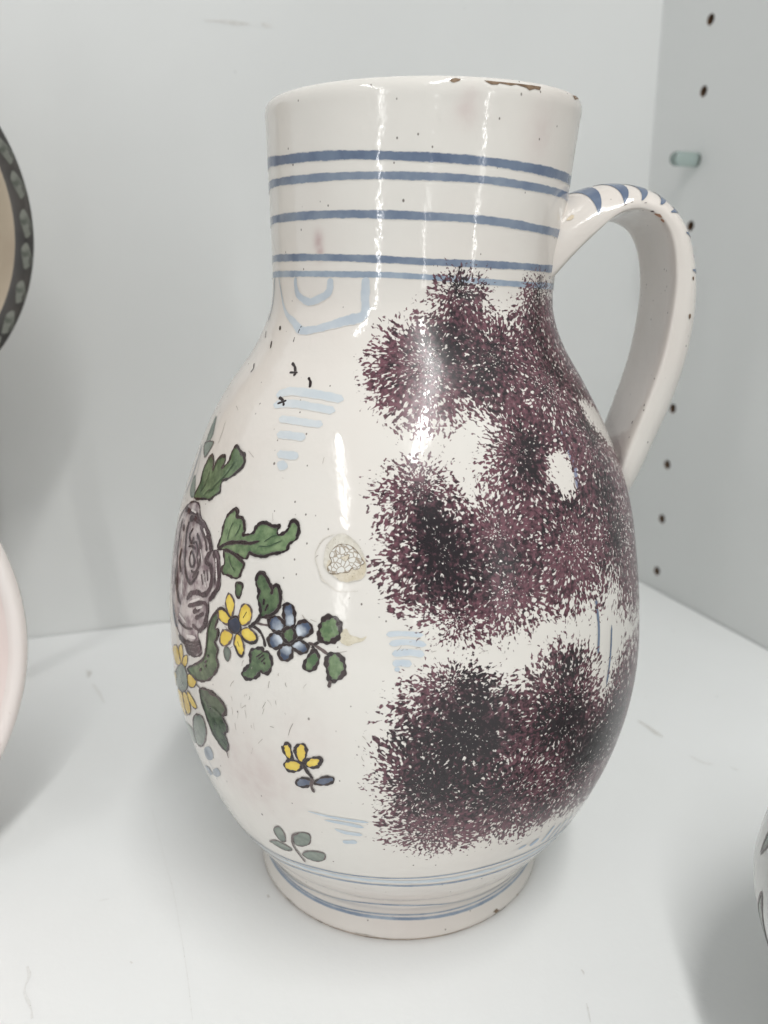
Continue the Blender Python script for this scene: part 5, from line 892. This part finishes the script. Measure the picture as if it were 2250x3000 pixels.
def handle_at(s, al, off=0.0):
    """s 0..1 along the loop, al angle round the strap (0 = side facing the viewer, 90 deg = outer face)"""
    s, al = np.asarray(s, float), np.asarray(al, float)
    f = np.clip(s, 0, 1) * (HN - 1)
    i = np.clip(f.astype(int), 0, HN - 2); t = (f - i)
    lerp = lambda A: A[i] * (1 - t)[..., None] + A[i + 1] * t[..., None]
    pi, po = lerp(HI), lerp(HO)
    hw = np.interp(f, np.arange(HN), HW)
    c, sn = np.cos(al), np.sin(al)
    up = sn > 0
    e1 = np.where(up, 0.82, 0.34)
    x = np.sign(c) * np.abs(c) ** np.where(up, 0.8, 0.5) * hw
    y = np.where(up, 0.30 + 0.70 * np.abs(sn) ** 0.95, 0.30 - 0.30 * np.abs(sn) ** 0.34)
    y = y + np.where(up, 0, 0.06 * (1 - np.minimum(1, np.abs(x) / hw) ** 2) * np.abs(sn))   # slightly hollow inner face
    q = pi + (po - pi) * y[..., None]
    pos = np.stack([HX + q[..., 0], -x, q[..., 1]], -1)
    if off:
        e = 1e-3
        ds = handle_at(np.clip(s + e, 0, 1), al) - handle_at(np.clip(s - e, 0, 1), al)
        da = handle_at(s, al + 0.01) - handle_at(s, al - 0.01)
        nn = np.cross(ds, da)
        nn /= np.linalg.norm(nn, axis=-1)[..., None] + 1e-12
        mid = np.stack([HX + (pi + po)[..., 0] / 2, 0 * x, (pi + po)[..., 1] / 2], -1)
        sg = np.sign(((pos - mid) * nn).sum(-1))[..., None]
        return pos + nn * sg * off
    return pos
def build_handle():
    nA, nS = 72, 150
    s = np.linspace(0, 1, nS); al = np.linspace(0, 2 * math.pi, nA, endpoint=False) + 0.02
    SS, AA = np.meshgrid(s, al, indexing='ij')
    pos = handle_at(SS, AA)
    F = [(j * nA + i, j * nA + (i + 1) % nA, (j + 1) * nA + (i + 1) % nA, (j + 1) * nA + i) for j in range(nS - 1) for i in range(nA)]
    o = mesh_obj('handle', pos.reshape(-1, 3), F, 'tin_glaze', jug)
    bm = bmesh.new(); bm.from_mesh(o.data)
    bmesh.ops.recalc_face_normals(bm, faces=bm.faces)
    bm.to_mesh(o.data); bm.free()
    o.data.polygons.foreach_set('use_smooth', np.ones(len(o.data.polygons), bool))
    return o
handle = build_handle()
# blue tongues brushed down the outer edge of the strap
SG = np.linspace(0, 1, 400)
def s_of(uz, al):
    """place along the loop where the strap's line at angle al passes nearest to (outward, height)"""
    q = handle_at(SG, np.full(400, math.radians(al)))
    return float(SG[np.argmin(np.hypot(q[:, 0] - HX - uz[0] / 1000, q[:, 2] - uz[1] / 1000))])
BASE = [(37.0, 187.6), (43.4, 190.9), (49.6, 191.6), (55.7, 190.6), (61.2, 187.3), (66.3, 181.2), (69.6, 173.0)]
APEX = [(43.5, 183.6), (49.4, 186.0), (53.4, 187.4), (57.7, 186.2), (60.8, 185.0), (64.4, 180.2), (67.5, 171.5)]
for k in range(len(BASE)):
    sb, sa = s_of(BASE[k], 75), s_of(APEX[k], 14)
    sw = (0.034, 0.032, 0.028, 0.024, 0.02, 0.016, 0.012)[k]
    n, m = 12, 7
    tt = np.linspace(0, 1, n)
    amax, amin = math.radians(100), math.radians(12 if k < 3 else (16 if k < 5 else 24))
    V = []
    for t in tt:
        cs = sb + sw * 0.5 + (sa - sb - sw * 0.5) * t ** 1.15 + 0.006 * math.sin(t * 3)
        hwid = sw * 0.62 * (1 - t) ** 0.8 + 0.0015
        V.append([(cs + hwid * x, amax + (amin - amax) * t) for x in np.linspace(-1, 1, m)])
    V = np.array(V)
    pos = handle_at(V[..., 0], V[..., 1], 0.00012)
    F = [(j * m + i, j * m + i + 1, (j + 1) * m + i + 1, (j + 1) * m + i) for j in range(n - 1) for i in range(m - 1)]
    mesh_obj('painted_tongue', pos.reshape(-1, 3), F, 'band_blue', handle)
# little pits and a rusty stain where the glaze crawled on the handle
rn = random.Random(3)
PITS = [((68.3, 169.5), 24, 0.42, 'chip_brown'), ((68.8, 160.5), 22, 0.45, 'chip_brown'), ((69.4, 175.0), 40, 0.3, 'outline_soft'), ((57.2, 183.0), 344, 0.55, 'rust'), ((58.4, 182.2), 340, 0.4, 'rust'), ((55.6, 183.9), 348, 0.25, 'outline_soft'), ((49.5, 185.2), 8, 0.22, 'outline_soft'), ((51.0, 185.8), 10, 0.2, 'outline_soft'), ((54.0, 185.9), 6, 0.2, 'outline_soft'), ((44.0, 181.0), 300, 0.4, 'rust'), ((56.0, 134.0), 300, 0.3, 'outline_soft'), ((57.5, 139.0), 330, 0.22, 'outline_soft'), ((37.5, 182.0), 30, 0.7, 'ochre_stain')]
for uz, a0, r, mt in PITS:
    s0 = s_of(uz, a0)
    q = handle_at(np.array([s0]), np.array([math.radians(a0)]))[0]
    e = 0.004
    V, F = [(s0, math.radians(a0))], []
    ds = np.linalg.norm(handle_at(np.array([s0 + e]), np.array([math.radians(a0)]))[0] - q) / e
    da = np.linalg.norm(handle_at(np.array([s0]), np.array([math.radians(a0) + e]))[0] - q) / e
    for j in range(10):
        a = 2 * math.pi * j / 10
        rr = r / 1000 * rn.uniform(0.6, 1.2)
        V.append((s0 + rr * math.cos(a) * 1.5 / ds, math.radians(a0) + rr * math.sin(a) / max(da, 1e-4)))
        F.append((0, j + 1, (j + 1) % 10 + 1))
    V = np.array(V)
    mesh_obj('glaze_pit', handle_at(V[:, 0], V[:, 1], 0.0001), F, mt, handle)

# ------------------------------------------------------------------ clear shelf pin in the third hole
m, t, b = material('clear_plastic')
b.inputs['Base Color'].default_value = srgb(208, 224, 220)
b.inputs['Transmission Weight'].default_value = 0.85
b.inputs['Roughness'].default_value = 0.18
b.inputs['IOR'].default_value = 1.49
pin = thing('shelf_pin', 'clear greenish plastic shelf pin plugged into the cabinet side panel', 'shelf pin')
rows = [(0.0002, -0.0155), (0.0016, -0.0154), (0.0027, -0.0148), (0.0034, -0.0136), (0.0036, -0.012), (0.0036, -0.001), (0.0034, -0.0002), (0.0022, 0.0), (0.0022, 0.008), (0.0002, 0.0082)]
pb = lathe('peg_body', rows, 'clear_plastic', pin, 40)
pin.matrix_world = Matrix.Translation(HOLE + Vector((0, 0, Z0 - 2 * PITCH))) @ SIDE.to_track_quat('Z', 'Y').to_matrix().to_4x4()

# ------------------------------------------------------------------ neighbours at the edge of the picture
def dish_mat():
    m, t, b = material('brown_glaze')
    co = t.obj()
    rad = t.n('ShaderNodeVectorMath', operation='LENGTH')
    c = t.mix(t.ramp(t.noise(co, 30, 4), 0.3, 0.7), srgb(150, 136, 118), srgb(170, 157, 138))
    c = t.mix(t.ramp(t.noise(t.scalev(co, 60, 60, 9), 1.0, 3), 0.62, 0.72, 0, 0.5), c, srgb(150, 100, 75))
    t.put(b.inputs['Base Color'], c); b.inputs['Roughness'].default_value = 0.22
    m, t, b = material('dark_rim_glaze')
    co = t.obj()
    c = t.mix(t.ramp(t.noise(co, 60, 3), 0.35, 0.65), srgb(48, 46, 44), srgb(66, 62, 58))
    t.put(b.inputs['Base Color'], c); b.inputs['Roughness'].default_value = 0.3
    m, t, b = material('rim_leaf_glaze')
    c = t.mix(t.ramp(t.noise(t.obj(), 220, 3), 0.35, 0.65), srgb(74, 78, 70), srgb(116, 118, 110))
    t.put(b.inputs['Base Color'], c); b.inputs['Roughness'].default_value = 0.3
dish_mat()
tin_glaze('pink_white_glaze', srgb(226, 220, 216), srgb(216, 206, 202), 0, stain=0.5)
tin_glaze('pink_glaze', srgb(224, 213, 209), srgb(219, 204, 200), 0)
tin_glaze('pot_glaze', srgb(222, 224, 221), srgb(214, 216, 212))

# hanging plate: local z = its face direction
plate = thing('plate', 'brown dish with a dark leaf-patterned rim propped upright above the pinkish bowl', 'plate')
PLATE_C = Vector((-0.19096, 0.26770, 0.19143))
PR = 0.0701
prow = [(0.0004, 0.002), (0.025, 0.0022), (0.038, 0.004), (0.048, 0.0085), (0.056, 0.0145), (PR - 0.0095, 0.0185), (PR - 0.0062, 0.0198)]
lathe('well', [(r, z) for r, z in prow], 'brown_glaze', plate, 160)
lathe('rim', [(PR - 0.0062, 0.0198), (PR - 0.003, 0.0208), (PR - 0.0008, 0.0211), (PR, 0.0203), (PR - 0.0008, 0.0193), (PR - 0.004, 0.018)], 'dark_rim_glaze', plate, 160)
lathe('underside', [(PR - 0.004, 0.018), (0.056, 0.011), (0.048, 0.004), (0.040, 0.0), (0.037, -0.0035), (0.034, -0.0035), (0.032, -0.001), (0.0004, -0.001)], 'brown_glaze', plate, 160)
first = None
NL = 36
for k in range(NL):
    a = 2 * math.pi * k / NL
    if first is None:
        V, F = [], []
        nU = 9
        for i in range(nU):
            u = i / (nU - 1)
            da = (u - 0.5) * 2 * math.pi / NL * 0.9
            wd = 0.0017 * math.sin(math.pi * min(0.98, max(0.02, u))) ** 0.55
            rc = PR - 0.0022 + 0.0004 * math.sin(u * 6)
            for sg in (-1, 0, 1):
                rr = rc + sg * wd
                zz = np.interp(rr, [PR - 0.0062, PR - 0.003, PR - 0.0008, PR], [0.0198, 0.0208, 0.0211, 0.0207]) + 0.00012
                V.append((rr * math.cos(da), rr * math.sin(da), zz))
        F = [(3 * i + k_, 3 * i + k_ + 1, 3 * i + k_ + 4, 3 * i + k_ + 3) for i in range(nU - 1) for k_ in range(2)]
        lf = first = mesh_obj('rim_leaf', V, F, 'rim_leaf_glaze', plate)
    else:
        lf = first.copy(); link(lf, plate)
    lf.rotation_euler = (0, 0, a + rn.uniform(-0.02, 0.02))
    lf.scale = (1, rn.uniform(0.75, 1.08), 1)
PLATE_M = Matrix.Translation(PLATE_C + DEPTH * 0.0203) @ (-DEPTH).to_track_quat('Z', 'Y').to_matrix().to_4x4()
plate.matrix_world = PLATE_M
# the little wooden easel that holds the plate up; local z = towards the viewer, y = up
stand = thing('plate_stand', 'small wooden easel holding up the brown dish', 'plate stand')
stand.matrix_world = PLATE_M
m, t_, b_ = material('stand_wood')
t_.put(b_.inputs['Base Color'], t_.mix(t_.noise(t_.scalev(t_.obj(), 40, 8, 40), 3.0, 4), srgb(120, 88, 60), srgb(150, 116, 82)))
b_.inputs['Roughness'].default_value = 0.55
zc = PLATE_C.z
def bar(name, p0, p1, r):
    p0, p1 = Vector(p0), Vector(p1)
    o = box(name, -r, r, -r, r, 0, (p1 - p0).length, 'stand_wood', stand, bevel=r * 0.3)
    o.matrix_local = Matrix.Translation(p0) @ (p1 - p0).to_track_quat('Z', 'Y').to_matrix().to_4x4()
for sx in (-1, 1):
    bar('leg', (sx * 0.03, -zc, -0.009), (sx * 0.012, -0.005, -0.009), 0.004)
    bar('peg', (sx * 0.022, -PR - 0.0045, -0.012), (sx * 0.022, -PR - 0.0045, 0.028), 0.0035)
bar('prop', (0, -zc, -0.05), (0, -0.012, -0.0175), 0.004)
bar('cross_bar', (-0.03, -PR - 0.0045, -0.0165), (0.03, -PR - 0.0045, -0.0165), 0.004)

# small bowl tipped on its side, mouth towards the viewer; local z = mouth direction
bowl = thing('bowl', 'pinkish white bowl tipped on its side beside the jug', 'bowl')
BR = 0.0765
lathe('outer_wall', [(0.0004, -0.046), (0.028, -0.046), (0.030, -0.0435), (0.031, -0.0405), (0.046, -0.034), (0.060, -0.023), (0.069, -0.0105), (BR - 0.0015, -0.003)], 'pink_white_glaze', bowl, 160)
lathe('rim', [(BR - 0.0015, -0.003), (BR, -0.001), (BR - 0.0006, 0.0009), (BR - 0.0022, 0.0018), (BR - 0.0035, 0.0016), (BR - 0.0046, 0.0007), (BR - 0.0052, -0.0008)], 'pink_white_glaze', bowl, 160)
lathe('inner_wall', [(BR - 0.0052, -0.0008), (BR - 0.0065, -0.0035), (0.0655, -0.0125), (0.052, -0.024), (0.038, -0.0325), (0.02, -0.0365), (0.0004, -0.037)], 'pink_glaze', bowl, 160)
az = 0.6
n_ = Vector((math.sin(az), -math.cos(az), 0))
bowl.matrix_world = Matrix.Translation(Vector((-0.1640, 0.15865, 0.0769))) @ n_.to_track_quat('Z', 'Y').to_matrix().to_4x4()

# squat pot in the near right corner
pot = thing('pot', 'squat round white pot with painted leaf sprays near the cabinet side', 'pot', (0.1425, 0.12, 0))
prow = np.array([(30, 0), (33, 0.4), (35, 2), (42, 8), (52, 17), (60, 27), (64.3, 37), (64.6, 44), (62, 54), (55, 65), (46, 72), (41, 76), (40, 82), (41.5, 87), (41, 88.2), (39.5, 88), (38, 84)], float) / 1000
pc2 = catmull(prow, 14)
ss = np.r_[0, np.cumsum(np.hypot(*np.diff(pc2, axis=0).T))]
qn = 160
qq = np.linspace(0, ss[-1], qn)
pr2 = np.stack([np.interp(qq, ss, pc2[:, 0]), np.interp(qq, ss, pc2[:, 1]), np.zeros(qn)], 1)
LEAN = 0.0
PS = Turned(pr2, qq[1])
lathe('body', [(0.0004, 0.0006), (0.029, 0.0006)] + [tuple(v[:2]) for v in pr2] + [(0.037, 0.078), (0.044, 0.068), (0.058, 0.05), (0.055, 0.02), (0.03, 0.006), (0.0004, 0.005)], 'pot_glaze', pot, 192)
def pot_leaf(th0, a0, L, w, rot):
    """a painted leaf lying on the pot, drawn round its own midrib"""
    R0 = PS.radius(a0 / 1000) * 1000
    u = np.linspace(0, 1, 9)
    up = np.stack([u * L, w * np.sin(math.pi * u) ** 0.8], 1)
    lo = np.stack([u[::-1] * L, -w * np.sin(math.pi * u[::-1]) ** 0.8], 1)[1:-1]
    q = np.vstack([up, lo])
    c, s_ = math.cos(rot), math.sin(rot)
    q = np.stack([q[:, 0] * c - q[:, 1] * s_, q[:, 0] * s_ + q[:, 1] * c], 1)
    pts = np.stack([th0 + q[:, 0] / R0, a0 + q[:, 1]], 1)
    pos, F, nn, at, outl = patch(PS, pts, 0.00008, sponge=False)
    root = mesh_obj('painted_leaf', pos, F, 'grey_green', pot, nn)
    qo = np.vstack([outl, outl[:1]])
    v, f, nv, a = ribbon(PS, np.c_[qo, np.full(len(qo), 0.8)], 0.00013, 3, False, sponge=False, n=2)
    mesh_obj('outline', v, f, 'outline_soft', root, nv)
for th0, a0, L, w, rot in [(-1.75, 44, 15, 2.2, 1.85), (-1.66, 30, 14, 2.6, 1.2), (-1.95, 62, 12, 2.0, 1.5), (-1.55, 66, 14, 3, -0.6), (-1.3, 30, 14, 3, 1.9), (-0.9, 48, 14, 2.6, 0.7)]:
    pot_leaf(th0, a0, L, w, rot)
